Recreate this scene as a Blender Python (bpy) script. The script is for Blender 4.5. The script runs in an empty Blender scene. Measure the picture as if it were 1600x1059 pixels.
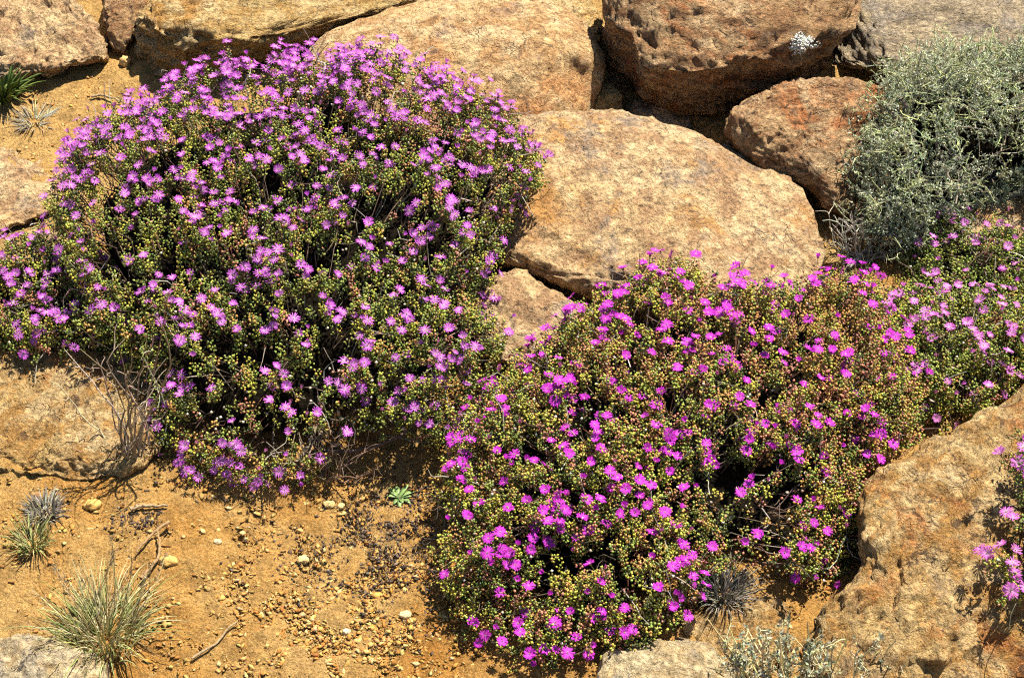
import bpy, math, random
import numpy as np
from mathutils import Vector, Matrix

R = math.radians
rng = np.random.default_rng(7)
random.seed(7)
scene = bpy.context.scene
COL = scene.collection

# ------------------------------------------------------------------ camera
PITCH = R(35.0)
CAM = np.array([0.0, -3.0 * math.cos(PITCH), 3.0 * math.sin(PITCH)])
FPX = 2400.0                                   # focal length in photo pixels (1600 wide)
cam_d = bpy.data.cameras.new('camera')
cam_d.sensor_width = 36.0
cam_d.lens = 36.0 * FPX / 1600.0
cam_d.clip_start = 0.05
cam_d.clip_end = 500.0
cam = bpy.data.objects.new('camera', cam_d)
cam.location = CAM
cam.rotation_euler = (math.pi / 2 - PITCH, 0, 0)
COL.objects.link(cam)
scene.camera = cam

# ------------------------------------------------------------------ sky, sun, exposure
SUN = np.array([0.30, 0.24, 0.92]); SUN /= np.linalg.norm(SUN)   # towards the sun
SUN_EL = math.asin(SUN[2]); SUN_AZ = math.atan2(SUN[0], SUN[1])
world = bpy.data.worlds.new('World'); scene.world = world
world.use_nodes = True
wn = world.node_tree.nodes; wl = world.node_tree.links
wn.clear()
sky = wn.new('ShaderNodeTexSky'); sky.sky_type = 'NISHITA'; sky.sun_disc = False
sky.sun_elevation = SUN_EL; sky.sun_rotation = SUN_AZ
bg = wn.new('ShaderNodeBackground'); bg.inputs['Strength'].default_value = 0.05
wo = wn.new('ShaderNodeOutputWorld')
wl.new(sky.outputs[0], bg.inputs[0]); wl.new(bg.outputs[0], wo.inputs[0])
sun_d = bpy.data.lights.new('sun', 'SUN'); sun_d.energy = 5.0; sun_d.angle = R(0.5)
sun_d.color = (1.0, 0.93, 0.78)
sun = bpy.data.objects.new('sun', sun_d)
sun.rotation_euler = Vector(-SUN).to_track_quat('-Z', 'Y').to_euler()
COL.objects.link(sun)
vs = scene.view_settings
vs.view_transform = 'Standard'; vs.look = 'None'; vs.gamma = 1.0
vs.exposure = 1.27
vs.use_curve_mapping = False
scene.cycles.max_bounces = 3
scene.cycles.use_adaptive_sampling = True
scene.cycles.adaptive_threshold = 0.03
scene.cycles.diffuse_bounces = 1
scene.cycles.transmission_bounces = 2
scene.cycles.use_denoising = False
scene.cycles.pixel_filter_type = 'BLACKMAN_HARRIS'
scene.cycles.filter_width = 1.2

# ------------------------------------------------------------------ numpy helpers
FWD = np.array([0, math.cos(PITCH), -math.sin(PITCH)])
UPV = np.array([0, math.sin(PITCH), math.cos(PITCH)])
RGT = np.array([1.0, 0, 0])
SLOPE = math.tan(R(12))

def norm(v):
    return v / np.maximum(np.linalg.norm(v, axis=-1, keepdims=True), 1e-9)

def _hash(ix, iy, iz, seed):
    h = (ix.astype(np.uint32) * np.uint32(374761393) + iy.astype(np.uint32) * np.uint32(668265263)
         + iz.astype(np.uint32) * np.uint32(2147483647) + np.uint32((seed * 974634777) & 0xffffffff))
    h = (h ^ (h >> np.uint32(13))) * np.uint32(1274126177)
    h = (h ^ (h >> np.uint32(16))) * np.uint32(2246822519)
    return h ^ (h >> np.uint32(15))

def noise3(P, seed=0):
    """gradient noise about -1..1, P (N,3)"""
    P = np.asarray(P, float)
    i0 = np.floor(P).astype(np.int64); f = P - i0
    u = f * f * f * (f * (f * 6 - 15) + 10)
    out = np.zeros(len(P))
    for dx in (0, 1):
        wx = u[:, 0] if dx else 1 - u[:, 0]
        for dy in (0, 1):
            wy = u[:, 1] if dy else 1 - u[:, 1]
            for dz in (0, 1):
                wz = u[:, 2] if dz else 1 - u[:, 2]
                h = _hash(i0[:, 0] + dx, i0[:, 1] + dy, i0[:, 2] + dz, seed)
                gx = (h & np.uint32(1023)).astype(float) / 511.5 - 1
                gy = ((h >> np.uint32(10)) & np.uint32(1023)).astype(float) / 511.5 - 1
                gz = ((h >> np.uint32(20)) & np.uint32(1023)).astype(float) / 511.5 - 1
                out += wx * wy * wz * (gx * (f[:, 0] - dx) + gy * (f[:, 1] - dy) + gz * (f[:, 2] - dz))
    return out * 1.5

def fbm(P, freq, octv, seed=0, gain=0.5, ridged=False):
    P = np.asarray(P, float); out = np.zeros(len(P)); a = 1.0
    for o in range(octv):
        n = noise3(P * freq + 17.3 * o, seed + o)
        if ridged: n = 1 - 2 * np.abs(n)
        out += a * n; a *= gain; freq *= 2.03
    return out

def ground_h(x, y):
    x = np.asarray(x, float); y = np.asarray(y, float)
    P = np.stack([x.ravel(), y.ravel(), np.zeros(x.size)], 1)
    yy = np.where(np.abs(y) > 25, np.sign(y) * (25 + (np.abs(y) - 25) * 0.35), y)
    und = (0.030 * noise3(P * 1.3, 3) + 0.012 * noise3(P * 4.1, 4)).reshape(x.shape)
    far = np.clip((np.hypot(x, y) - 3) / 20, 0, 1)
    big = (noise3(P * 0.12, 9)).reshape(x.shape) * 1.5
    return SLOPE * yy + und + far * big

def rays(px, py):
    px = np.asarray(px, float); py = np.asarray(py, float)
    return FWD + RGT * ((px - 800) / FPX)[..., None] + UPV * ((529.5 - py) / FPX)[..., None]

def G(px, py, lift=0.0):
    """point of the ground seen at photo pixel (px, py)"""
    d = rays(px, py)
    t = np.full(d.shape[:-1], 3.0)
    for _ in range(14):
        p = CAM + d * t[..., None]
        h = ground_h(p[..., 0], p[..., 1]) + lift
        t = t + (h - p[..., 2]) / (d[..., 2] - SLOPE * d[..., 1])
    return CAM + d * t[..., None]

def at_y(px, py, Y):
    d = rays(px, py)
    t = (Y - CAM[1]) / d[..., 1]
    return CAM + d * np.asarray(t)[..., None]

def to_px(P):
    v = P - CAM
    z = v @ FWD
    return 800 + FPX * (v @ RGT) / z, 529.5 - FPX * (v @ UPV) / z

def mesh_np(name, V, F, mats=(), colors=None, smooth=True, mat_idx=None):
    """triangle mesh from numpy arrays"""
    V = np.ascontiguousarray(V, dtype=np.float32); F = np.ascontiguousarray(F, dtype=np.int32)
    me = bpy.data.meshes.new(name)
    me.vertices.add(len(V)); me.vertices.foreach_set('co', V.ravel())
    me.loops.add(F.size); me.loops.foreach_set('vertex_index', F.ravel())
    me.polygons.add(len(F))
    me.polygons.foreach_set('loop_start', np.arange(0, F.size, F.shape[1], dtype=np.int32))
    if mat_idx is not None:
        me.polygons.foreach_set('material_index', np.asarray(mat_idx, dtype=np.int32))
    me.update(calc_edges=True)
    if smooth:
        me.polygons.foreach_set('use_smooth', np.ones(len(F), dtype=bool))
    if colors is not None:
        at = me.color_attributes.new('tint', 'FLOAT_COLOR', 'POINT')
        c = np.ones((len(V), 4), dtype=np.float32); c[:, :3] = colors
        at.data.foreach_set('color', c.ravel())
    for m in mats: me.materials.append(m)
    return me

def obj(name, me, parent=None, loc=None):
    o = bpy.data.objects.new(name, me); COL.objects.link(o)
    if parent is not None: o.parent = parent
    if loc is not None: o.location = loc
    return o

def tag(o, label=None, cat=None, group=None, kind=None):
    if label: o['label'] = label
    if cat: o['category'] = cat
    if group: o['group'] = group
    if kind: o['kind'] = kind
    return o

def empty(name, loc, label, cat, group=None):
    o = bpy.data.objects.new(name, None); o.empty_display_size = 0.05
    COL.objects.link(o); o.location = loc
    return tag(o, label, cat, group)

# icosphere cache
_ico = {}
def ico(level):
    if level not in _ico:
        import bmesh
        bm = bmesh.new(); bmesh.ops.create_icosphere(bm, subdivisions=level, radius=1.0)
        bm.verts.ensure_lookup_table()
        V = np.array([v.co[:] for v in bm.verts]); F = np.array([[v.index for v in f.verts] for f in bm.faces])
        bm.free(); _ico[level] = (norm(V), F)
    return _ico[level]

def vnormals(V, F):
    n = np.cross(V[F[:, 1]] - V[F[:, 0]], V[F[:, 2]] - V[F[:, 0]])
    N = np.zeros_like(V)
    for k in range(3): np.add.at(N, F[:, k], n)
    return norm(N)

def solid(outline, center, contact, slope, lean=0.0, front=0.15, back=0.25, q=0.75, level=6, lift=0.0, edge=1.0, ridge=None, under=0.0, side=None):
    """A closed rounded solid.  Its outline lies on a plane of the given slope (degrees from
    level, leaning back) through the ground point under pixel `contact`; the solid swells
    out of that plane by front / back metres."""
    c0 = G(np.array(float(contact[0])), np.array(float(contact[1]))) + np.array([0, 0, lift])
    s = R(slope); l = R(lean)
    n = np.array([math.sin(l), -math.sin(s) * math.cos(l), math.cos(s) * math.cos(l)])
    n /= np.linalg.norm(n)
    oc = np.array(outline, float); ctr = np.array(center, float)
    D, F = ico(level)
    # outline as radius by angle (Catmull-like smooth periodic interpolation)
    ang = np.arctan2(oc[:, 1] - ctr[1], oc[:, 0] - ctr[0]); rad = np.hypot(oc[:, 1] - ctr[1], oc[:, 0] - ctr[0])
    o = np.argsort(ang); ang = ang[o]; rad = rad[o]
    dense = np.linspace(-math.pi, math.pi, 1440, endpoint=False)
    rr = np.interp(dense, np.r_[ang - 2 * math.pi, ang, ang + 2 * math.pi], np.r_[rad, rad, rad])
    k = np.exp(-0.5 * (np.arange(-24, 25) / 8.0) ** 2); k /= k.sum()
    rr = np.convolve(np.r_[rr[-24:], rr, rr[:24]], k, 'valid')
    if level >= 5:                               # more vertices on the exposed side
        z_ = 2 * ((D[:, 2] + 1) / 2) ** 0.62 - 1
        D = np.stack([*(norm(D[:, :2] + 1e-9) * np.sqrt(np.maximum(1 - z_ ** 2, 0))[:, None]).T, z_], 1)
    th = np.arctan2(D[:, 1], D[:, 0]); r = np.hypot(D[:, 0], D[:, 1])
    Rr = np.interp(th, np.r_[dense, math.pi], np.r_[rr, rr[0]])
    rq = r ** edge
    px = ctr[0] + np.cos(th) * rq * Rr; py = ctr[1] + np.sin(th) * rq * Rr
    d = rays(px, py)
    t = ((c0 - CAM) @ n) / (d @ n)
    t = np.clip(t, 1.2, 8.0)
    P = CAM + d * t[:, None]
    view = norm((c0 - CAM)[None, :])[0]
    zz = np.abs(D[:, 2]) ** q
    amt = np.where(D[:, 2] > 0, -front * zz, back * zz)
    P = P + view[None, :] * amt[:, None]
    if ridge is not None:                       # overhang: below this edge the face falls back
        rg = np.array(ridge, float); yr = np.interp(px, rg[:, 0], rg[:, 1])
        b_ = np.maximum(py - yr, 0.0); P = P + view[None, :] * (under * (np.sqrt(b_ * b_ + 9.0) - 3.0) * (D[:, 2] > -0.2))[:, None]
    if side is not None:                        # a side face falling away left of this edge
        b_ = np.maximum(side[0] - px, 0.0); P = P + view[None, :] * (side[1] * b_ * (D[:, 2] > -0.2))[:, None]
    # keep winding outward: D z axis points to the camera, py is downwards
    F = F[:, ::-1]
    n0 = vnormals(P, F)
    if ((P - P.mean(0)) * n0).sum() < 0:
        F = F[:, ::-1]; n0 = -n0
    return P, F, n0

# ------------------------------------------------------------------ material helpers
def new_mat(name):
    m = bpy.data.materials.new(name); m.use_nodes = True
    nt = m.node_tree; nt.nodes.clear()
    out = nt.nodes.new('ShaderNodeOutputMaterial')
    bs = nt.nodes.new('ShaderNodeBsdfPrincipled')
    nt.links.new(bs.outputs[0], out.inputs[0])
    return m, nt, bs, out

class NB:
    def __init__(s, nt): s.nt = nt
    def n(s, t, **kw):
        x = s.nt.nodes.new(t)
        for k, v in kw.items(): setattr(x, k, v)
        return x
    def l(s, a, b): s.nt.links.new(a, b)
    def noise(s, vec, scale, detail=6, rough=0.6, dist=0.0):
        x = s.n('ShaderNodeTexNoise'); x.inputs['Scale'].default_value = scale
        x.inputs['Detail'].default_value = detail; x.inputs['Roughness'].default_value = rough
        x.inputs['Distortion'].default_value = dist
        if vec is not None: s.l(vec, x.inputs['Vector'])
        return x.outputs['Fac']
    def ramp(s, fac, stops):
        x = s.n('ShaderNodeValToRGB'); e = x.color_ramp.elements
        while len(e) < len(stops): e.new(0.5)
        for i, (p, c) in enumerate(stops):
            e[i].position = p; e[i].color = (c[0], c[1], c[2], 1) if hasattr(c, '__len__') else (c, c, c, 1)
        s.l(fac, x.inputs[0]); return x.outputs[0]
    def mix(s, fac, a, b, mode='MIX'):
        x = s.n('ShaderNodeMix', data_type='RGBA', blend_type=mode)
        for sock, v in ((x.inputs[0], fac), (x.inputs[6], a), (x.inputs[7], b)):
            if hasattr(v, 'is_linked'): s.l(v, sock)
            elif hasattr(v, '__len__'): sock.default_value = (v[0], v[1], v[2], 1)
            else: sock.default_value = v
        return x.outputs[2]
    def math(s, op, a, b=None):
        x = s.n('ShaderNodeMath', operation=op)
        for sock, v in ((x.inputs[0], a), (x.inputs[1], b)):
            if v is None: continue
            if hasattr(v, 'is_linked'): s.l(v, sock)
            else: sock.default_value = v
        return x.outputs[0]
    def bump(s, h, strength, dist, normal=None):
        x = s.n('ShaderNodeBump'); x.inputs['Strength'].default_value = strength
        x.inputs['Distance'].default_value = dist
        s.l(h, x.inputs['Height'])
        if normal is not None: s.l(normal, x.inputs['Normal'])
        return x.outputs[0]

def rock_mat(name, light, mid, stain, grey, dark, stain_at=0.58, grey_at=0.55, strata=None, seed=0.0, dark_at=0.62, rough_bump=1.0):
    m, nt, bs, out = new_mat(name); b = NB(nt)
    geo = b.n('ShaderNodeNewGeometry')
    mp = b.n('ShaderNodeMapping'); mp.inputs['Location'].default_value = (seed, seed * 1.7, -seed)
    b.l(geo.outputs['Position'], mp.inputs['Vector']); v = mp.outputs[0]
    vs_ = v
    if strata is not None:
        m2 = b.n('ShaderNodeMapping'); m2.inputs['Rotation'].default_value = strata[0]; m2.inputs['Scale'].default_value = strata[1]
        b.l(v, m2.inputs['Vector']); vs_ = m2.outputs[0]
    big = b.ramp(b.noise(v, 4.5, 4, 0.65, 0.5), [(0.36, 0.0), (0.64, 1.0)])
    pale = b.mix(0.5, light, (0.68, 0.53, 0.33))
    lt = b.mix(big, light, pale)
    base = b.mix(b.ramp(b.noise(vs_, 15, 5, 0.72, 0.5), [(0.44, 0.0), (0.58, 1.0)]), lt, mid)
    st = b.ramp(b.noise(v, 5.5, 5, 0.68, 0.6), [(stain_at, 0.0), (stain_at + 0.10, 1.0)])
    c = b.mix(b.math('MULTIPLY', st, 0.8), base, stain)
    gr = b.ramp(b.noise(vs_, 7, 6, 0.76, 0.3), [(grey_at, 0.0), (grey_at + 0.09, 1.0)])
    c = b.mix(b.math('MULTIPLY', gr, 0.8), c, grey)
    # pitted skin: one height field drives both the relief and the darker colour in its pits
    h = b.noise(vs_, 42, 6, 0.74, 0.7)
    dk = b.ramp(h, [(0.29, 1.0), (0.39, 0.0)])
    c = b.mix(b.math('MULTIPLY', dk, 0.9), c, dark)
    bl = b.ramp(b.noise(v, 22, 4, 0.8, 0.9), [(dark_at, 0.0), (dark_at + 0.05, 1.0)])
    c = b.mix(b.math('MULTIPLY', bl, 0.75), c, dark)
    # hairline cracks
    wv = b.n('ShaderNodeMix', data_type='VECTOR'); wv.inputs[0].default_value = 0.14
    nz = b.n('ShaderNodeTexNoise'); nz.inputs['Scale'].default_value = 7; nz.inputs['Detail'].default_value = 4; nz.inputs['Roughness'].default_value = 0.7
    b.l(vs_, nz.inputs['Vector']); b.l(vs_, wv.inputs[4]); b.l(nz.outputs['Color'], wv.inputs[5])
    vo = b.n('ShaderNodeTexVoronoi', feature='DISTANCE_TO_EDGE'); vo.inputs['Scale'].default_value = 10
    b.l(wv.outputs[1], vo.inputs['Vector'])
    ck = b.ramp(vo.outputs['Distance'], [(0.0, 1.0), (0.018, 0.0)])
    ck = b.math('MULTIPLY', ck, b.ramp(big, [(0.62, 0.0), (0.85, 0.7)]))
    c = b.mix(b.math('MULTIPLY', ck, 0.75), c, dark)
    # pale crystals and dark grains
    gn = b.noise(v, 120, 3, 0.75)
    g1 = b.ramp(gn, [(0.34, 0.45), (0.46, 0.94), (0.56, 1.12), (0.68, 1.45)])
    c = b.mix(1.0, c, g1, 'MULTIPLY')
    b.l(c, bs.inputs['Base Color'])
    bs.inputs['Roughness'].default_value = 0.85
    bs.inputs['Specular IOR Level'].default_value = 0.25
    hh = b.math('ADD', b.math('ADD', h, b.math('MULTIPLY', gn, 0.16)), b.math('MULTIPLY', ck, -0.3))
    b.l(b.bump(hh, 1.0, 0.026 * rough_bump), bs.inputs['Normal'])
    return m

def tint_mat(name, rough=0.5, spec=0.3, trans=0.0, vary=0.15, bump=None):
    """colour comes from the 'tint' attribute of each leaf, petal or twig"""
    m, nt, bs, out = new_mat(name); b = NB(nt)
    at = b.n('ShaderNodeAttribute', attribute_name='tint')
    geo = b.n('ShaderNodeNewGeometry')
    f = b.ramp(b.noise(geo.outputs['Position'], 260, 1, 0.6), [(0.3, 1 - vary), (0.7, 1 + vary)])
    c = b.mix(1.0, at.outputs['Color'], f, 'MULTIPLY')
    b.l(c, bs.inputs['Base Color'])
    bs.inputs['Roughness'].default_value = rough
    bs.inputs['Specular IOR Level'].default_value = spec
    if trans > 0:
        tr = b.n('ShaderNodeBsdfTranslucent'); b.l(c, tr.inputs[0])
        mx = b.n('ShaderNodeMixShader'); mx.inputs[0].default_value = trans
        b.l(bs.outputs[0], mx.inputs[1]); b.l(tr.outputs[0], mx.inputs[2])
        b.l(mx.outputs[0], out.inputs[0])
    if bump:
        b.l(b.bump(b.noise(geo.outputs['Position'], bump[0], 5, 0.7), bump[1], bump[2]), bs.inputs['Normal'])
    return m

M_LEAF = tint_mat('succulent_leaf', 0.38, 0.4, 0.12)
M_PETAL = tint_mat('petal', 0.6, 0.15, 0.40, 0.08)
M_TWIG = tint_mat('twig_bark', 0.85, 0.15, 0.0, 0.3, (300, 0.6, 0.002))
M_GRASS = tint_mat('grass_blade', 0.6, 0.25, 0.25)
M_GRIT = tint_mat('grit', 0.9, 0.15, 0.0, 0.25, (400, 0.7, 0.002))

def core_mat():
    m, nt, bs, out = new_mat('dark_shade_core'); b = NB(nt)
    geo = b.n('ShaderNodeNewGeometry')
    c = b.ramp(b.noise(geo.outputs['Position'], 120, 6, 0.7), [(0.35, (0.006, 0.005, 0.004)), (0.65, (0.03, 0.024, 0.016))])  # near-black: deep shade between the leaves put into the colour
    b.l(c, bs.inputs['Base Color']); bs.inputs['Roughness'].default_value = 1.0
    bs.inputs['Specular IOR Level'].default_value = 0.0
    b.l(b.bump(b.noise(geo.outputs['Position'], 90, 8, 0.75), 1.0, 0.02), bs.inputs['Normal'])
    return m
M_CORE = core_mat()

def soil_mat():
    m, nt, bs, out = new_mat('orange_soil'); b = NB(nt)
    geo = b.n('ShaderNodeNewGeometry'); v = geo.outputs['Position']
    c = b.ramp(b.noise(v, 3.2, 5, 0.62, 0.4), [(0.30, (0.40, 0.185, 0.042)), (0.47, (0.47, 0.255, 0.075)), (0.62, (0.51, 0.32, 0.12)), (0.75, (0.40, 0.22, 0.08))])
    sp_ = b.n('ShaderNodeSeparateXYZ'); b.l(v, sp_.inputs[0])
    far_ = b.math('ADD', b.math('MULTIPLY', sp_.outputs['Y'], 0.9), b.noise(v, 5, 3, 0.6))
    c = b.mix(b.ramp(far_, [(0.45, 0.0), (1.0, 0.65)]), c, (0.50, 0.315, 0.12))
    d = b.ramp(b.noise(v, 24, 5, 0.7), [(0.36, 0.66), (0.52, 1.0), (0.68, 1.18)])
    c = b.mix(1.0, c, d, 'MULTIPLY')
    g = b.ramp(b.noise(v, 190, 3, 0.75), [(0.33, 0.55), (0.5, 1.0), (0.66, 1.3)])
    c = b.mix(1.0, c, g, 'MULTIPLY')
    sp = b.ramp(b.noise(v, 120, 2, 0.7), [(0.62, 0.0), (0.70, 1.0)])
    c = b.mix(b.math('MULTIPLY', sp, 0.7), c, (0.50, 0.35, 0.15))
    dk = b.ramp(b.noise(v, 70, 4, 0.8, 0.5), [(0.63, 0.0), (0.72, 1.0)])
    c = b.mix(b.math('MULTIPLY', dk, 0.55), c, (0.13, 0.07, 0.03))
    b.l(c, bs.inputs['Base Color']); bs.inputs['Roughness'].default_value = 0.95
    bs.inputs['Specular IOR Level'].default_value = 0.1
    n2 = b.bump(b.noise(v, 60, 6, 0.78), 1.0, 0.020)
    b.l(n2, bs.inputs['Normal'])
    return m
M_SOIL = soil_mat()

M_TAN = rock_mat('tan_granite', (0.55, 0.37, 0.185), (0.38, 0.225, 0.115), (0.48, 0.235, 0.065), (0.29, 0.225, 0.17), (0.10, 0.068, 0.048), 0.55, 0.535, seed=1.3, dark_at=0.60)
M_PINK = rock_mat('pink_granite', (0.56, 0.36, 0.165), (0.42, 0.235, 0.10), (0.46, 0.22, 0.085), (0.33, 0.225, 0.16), (0.16, 0.09, 0.06), 0.53, 0.58, seed=4.1, dark_at=0.61)
M_YEL = rock_mat('yellow_gneiss', (0.56, 0.38, 0.145), (0.44, 0.26, 0.085), (0.46, 0.22, 0.045), (0.35, 0.24, 0.12), (0.15, 0.085, 0.045), 0.56, 0.62, ((0.0, 0.35, 0.0), (1, 1, 4.0)), seed=7.7)
M_RED = rock_mat('rusty_gneiss', (0.42, 0.245, 0.11), (0.29, 0.15, 0.068), (0.42, 0.14, 0.04), (0.24, 0.17, 0.115), (0.075, 0.045, 0.03), 0.55, 0.57, ((0.1, 0.25, 0.0), (1, 1, 2.6)), seed=11.2, dark_at=0.58)
M_GREY = rock_mat('grey_gneiss', (0.40, 0.31, 0.20), (0.28, 0.215, 0.145), (0.46, 0.23, 0.065), (0.28, 0.235, 0.19), (0.10, 0.08, 0.065), 0.64, 0.50, ((0.0, -0.15, 0.0), (1, 1, 4.5)), seed=15.9)
M_ORA = rock_mat('orange_granite', (0.55, 0.36, 0.135), (0.42, 0.225, 0.066), (0.43, 0.155, 0.04), (0.32, 0.22, 0.13), (0.10, 0.058, 0.036), 0.565, 0.59, seed=21.4, dark_at=0.585, rough_bump=1.6)
M_PALE = rock_mat('pale_rock', (0.50, 0.40, 0.24), (0.40, 0.28, 0.14), (0.45, 0.26, 0.09), (0.38, 0.32, 0.235), (0.15, 0.11, 0.07), 0.62, 0.52, seed=27.0)

# ------------------------------------------------------------------ ground
def axis(lo, hi, step, far):
    c = np.arange(lo, hi, step); out = []; d = step
    x = hi
    up = []
    while x < far: up.append(x); d *= 1.28; x += d
    dn = []; d = step; x = lo - step
    while x > -far: dn.append(x); d *= 1.28; x -= d
    return np.array(dn[::-1] + list(c) + up)

gx = axis(-1.30, 1.30, 0.0072, 90.0); gy = axis(-0.95, 1.55, 0.0085, 90.0)
X, Y = np.meshgrid(gx, gy)
Z = ground_h(X, Y)
PG = np.stack([X.ravel(), Y.ravel(), np.zeros(X.size)], 1)
near = np.clip(1 - (np.hypot(X, Y) - 2.0) / 1.5, 0, 1).ravel()
clod = fbm(PG, 16, 3, 31) * 0.0075 + np.abs(fbm(PG, 42, 2, 35)) * 0.0055 - np.clip(fbm(PG, 11, 3, 38, ridged=True) - 1.15, 0, 1) * 0.012
Z = Z + (clod * near).reshape(Z.shape)
nx, ny = len(gx), len(gy)
I = np.arange(nx * ny).reshape(ny, nx)
quads = np.stack([I[:-1, :-1].ravel(), I[:-1, 1:].ravel(), I[1:, 1:].ravel(), I[1:, :-1].ravel()], 1)
ground = obj('ground', mesh_np('ground', np.stack([X.ravel(), Y.ravel(), Z.ravel()], 1), quads, [M_SOIL]))
tag(ground, 'bare orange sandy soil of the stony slope', kind='structure')

# ------------------------------------------------------------------ boulders
def boulder(name, label, mat, outline, center, contact, slope, cat='boulder', level=6, amp=(0.05, 0.018, 0.0030), seed=0,
            strat=None, crack=0.0, group=None, grooves=(), facets=(10, 0.020), ledge=0.0, ledge_n=14.0, ledge_dir=(0.15, -0.25, 1.0), **kw):
    P, F, N = solid(outline, center, contact, slope, level=level, **kw)
    size = np.sqrt(np.prod(np.ptp(P, axis=0)[[0, 2]]))
    if facets:                                   # broken flat faces: plane cuts just inside the rounded body
        fr_ = np.random.default_rng(seed + 900)
        for kk in range(facets[0]):
            i_ = fr_.integers(len(P)); n_ = norm(N[i_] + fr_.normal(0, 0.18, 3))
            ex = (P - P[i_]) @ n_ + facets[1] * size * fr_.uniform(0.3, 1.0)
            P = P - n_[None] * (0.85 * np.clip(ex, 0, facets[1] * size * 2.5))[:, None]
        N = vnormals(P, F)
    Q = P.copy()
    if strat is not None: Q = Q * np.array(strat)
    fq = 1.0 / max(size, 0.1)
    d = amp[0] * size * fbm(P, 2.6 * fq, 2, seed)
    d += amp[1] * size * (fbm(Q, 8 * fq, 3, seed + 11) - 0.5 * fbm(Q, 13 * fq, 3, seed + 15, 0.55, True) * np.clip(0.4 + fbm(P, 4 * fq, 2, seed + 17), 0, 1))
    d += 1.4 * amp[2] * (fbm(Q, 34, 3, seed + 21, 0.62) - 0.5 * fbm(Q, 60, 2, seed + 25, 0.6, True))
    # fracture lines: narrow grooves along warped sheets
    if crack > 0:
        Wp = P + 0.025 * np.stack([fbm(P, 5, 3, seed + 31), fbm(P, 5, 3, seed + 32), fbm(P, 5, 3, seed + 33)], 1)
        for kk in range(2):
            nn = noise3(Wp * np.array([1.0, 1.0, 1.5]) * (3.0 + 2.2 * kk) * fq * 0.6 + 3.7 * kk, seed + 35 + kk)
            msk = np.clip(0.15 + 1.6 * noise3(P * 3.0 * fq, seed + 37 + kk), 0, 1)
            d -= crack * 0.35 * size * np.exp(-(nn / 0.035) ** 2) * msk
    for g in grooves:                            # larger open cracks
        gx_, gy_ = to_px(P); g = np.array(g, float)
        gw = 2.5 * fbm(P, 30, 3, seed + 61)
        best = np.full(len(P), 1e9)
        for a_, b_ in zip(g[:-1], g[1:]):
            ab = b_ - a_; t_ = np.clip(((gx_ - a_[0]) * ab[0] + (gy_ - a_[1]) * ab[1]) / (ab @ ab), 0, 1)
            best = np.minimum(best, np.hypot(gx_ - a_[0] - t_ * ab[0] + 2 * gw, gy_ - a_[1] - t_ * ab[1]))
        d -= 0.009 * np.exp(-(best / 3.2) ** 2) * np.clip(0.55 + fbm(P, 9, 2, seed + 63), 0, 1) * ((N * norm(CAM - P)).sum(1) > 0)
    if ledge > 0:                                # broken layers
        lv = (P @ np.array(ledge_dir)) * ledge_n + 0.38 * fbm(P, 4.5, 3, seed + 51)
        fr = lv - np.floor(lv)
        d += ledge * (fr - 0.5) * np.clip(0.6 + fbm(P, 3.5, 2, seed + 53), 0, 1)
    P = P + N * d[:, None]
    base = P[np.argmin(P[:, 2])].copy(); base[:2] = P[:, :2].mean(0)
    o = obj(name, mesh_np(name, P - base, F, [mat]), loc=base)
    tag(o, label, cat, group)
    return o, P, F

BOULD = {}
def B(key, *a, **k): BOULD[key] = boulder(*a, **k)

B('r7', 'boulder', 'grey banded boulder with orange patches at the top right corner', M_GREY,
  [(1330, -60), (1305, 0), (1295, 60), (1298, 110), (1340, 135), (1420, 150), (1500, 160), (1620, 160), (1700, 100), (1720, -60), (1500, -110)],
  (1500, 60), (1450, 160), 24, lean=4, front=0.10, back=0.30, q=0.55, seed=71, strat=(1, 1, 4), crack=0.03, ledge=0.008, ledge_n=26, side=(1392, 0.0011))
B('r6', 'boulder', 'large rusty brown overhanging boulder with a white lichen spot, top centre right', M_RED,
  [(938, 0), (940, 30), (944, 60), (942, 100), (958, 125), (985, 148), (1015, 168), (1060, 185), (1110, 192), (1135, 188), (1160, 172), (1185, 157), (1215, 143),
   (1250, 128), (1275, 122), (1285, 100), (1303, 82), (1318, 60), (1338, 45), (1346, 20), (1350, -30), (1260, -110), (1050, -110), (950, -60)],
  (1150, 92), (1080, 235), 46, front=0.13, back=0.35, q=0.62, seed=61, facets=None, strat=(1, 1, 2), crack=0.05, amp=(0.03, 0.006, 0.0045), ledge=0.020, ledge_n=13, ridge=[(930, 20), (944, 30), (985, 60), (1000, 112), (1080, 118), (1120, 110), (1200, 90), (1290, 66), (1345, 40)], under=0.0024)
B('r6b', 'rock', 'yellow rock wedged behind the pink boulder at the top edge', M_YEL,
  [(830, -30), (880, -15), (930, 5), (946, 40), (935, 75), (880, 60), (820, 20)], (890, 20), (900, 120), 20, level=5, cat='rock', seed=66,
  front=0.05, back=0.15, lift=0.02)
B('r1', 'boulder', 'greyish tan weathered boulder in the top left corner', M_TAN,
  [(-120, 40), (-70, -50), (40, -60), (95, -15), (140, 15), (158, 38), (167, 72), (166, 96), (148, 108), (110, 120), (60, 132), (20, 136), (-50, 128), (-100, 100)],
  (50, 60), (60, 132), 30, front=0.07, back=0.25, q=0.7, seed=11, amp=(0.05, 0.03, 0.005), crack=0.03)
B('r2', 'rock', 'small brown block of rock squeezed between two boulders at the top left', M_RED,
  [(162, 10), (172, -30), (215, -40), (232, -5), (222, 20), (210, 45), (207, 76), (200, 86), (176, 80), (166, 50)],
  (192, 22), (190, 92), 35, cat='rock', level=5, front=0.05, back=0.12, seed=21)
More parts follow.
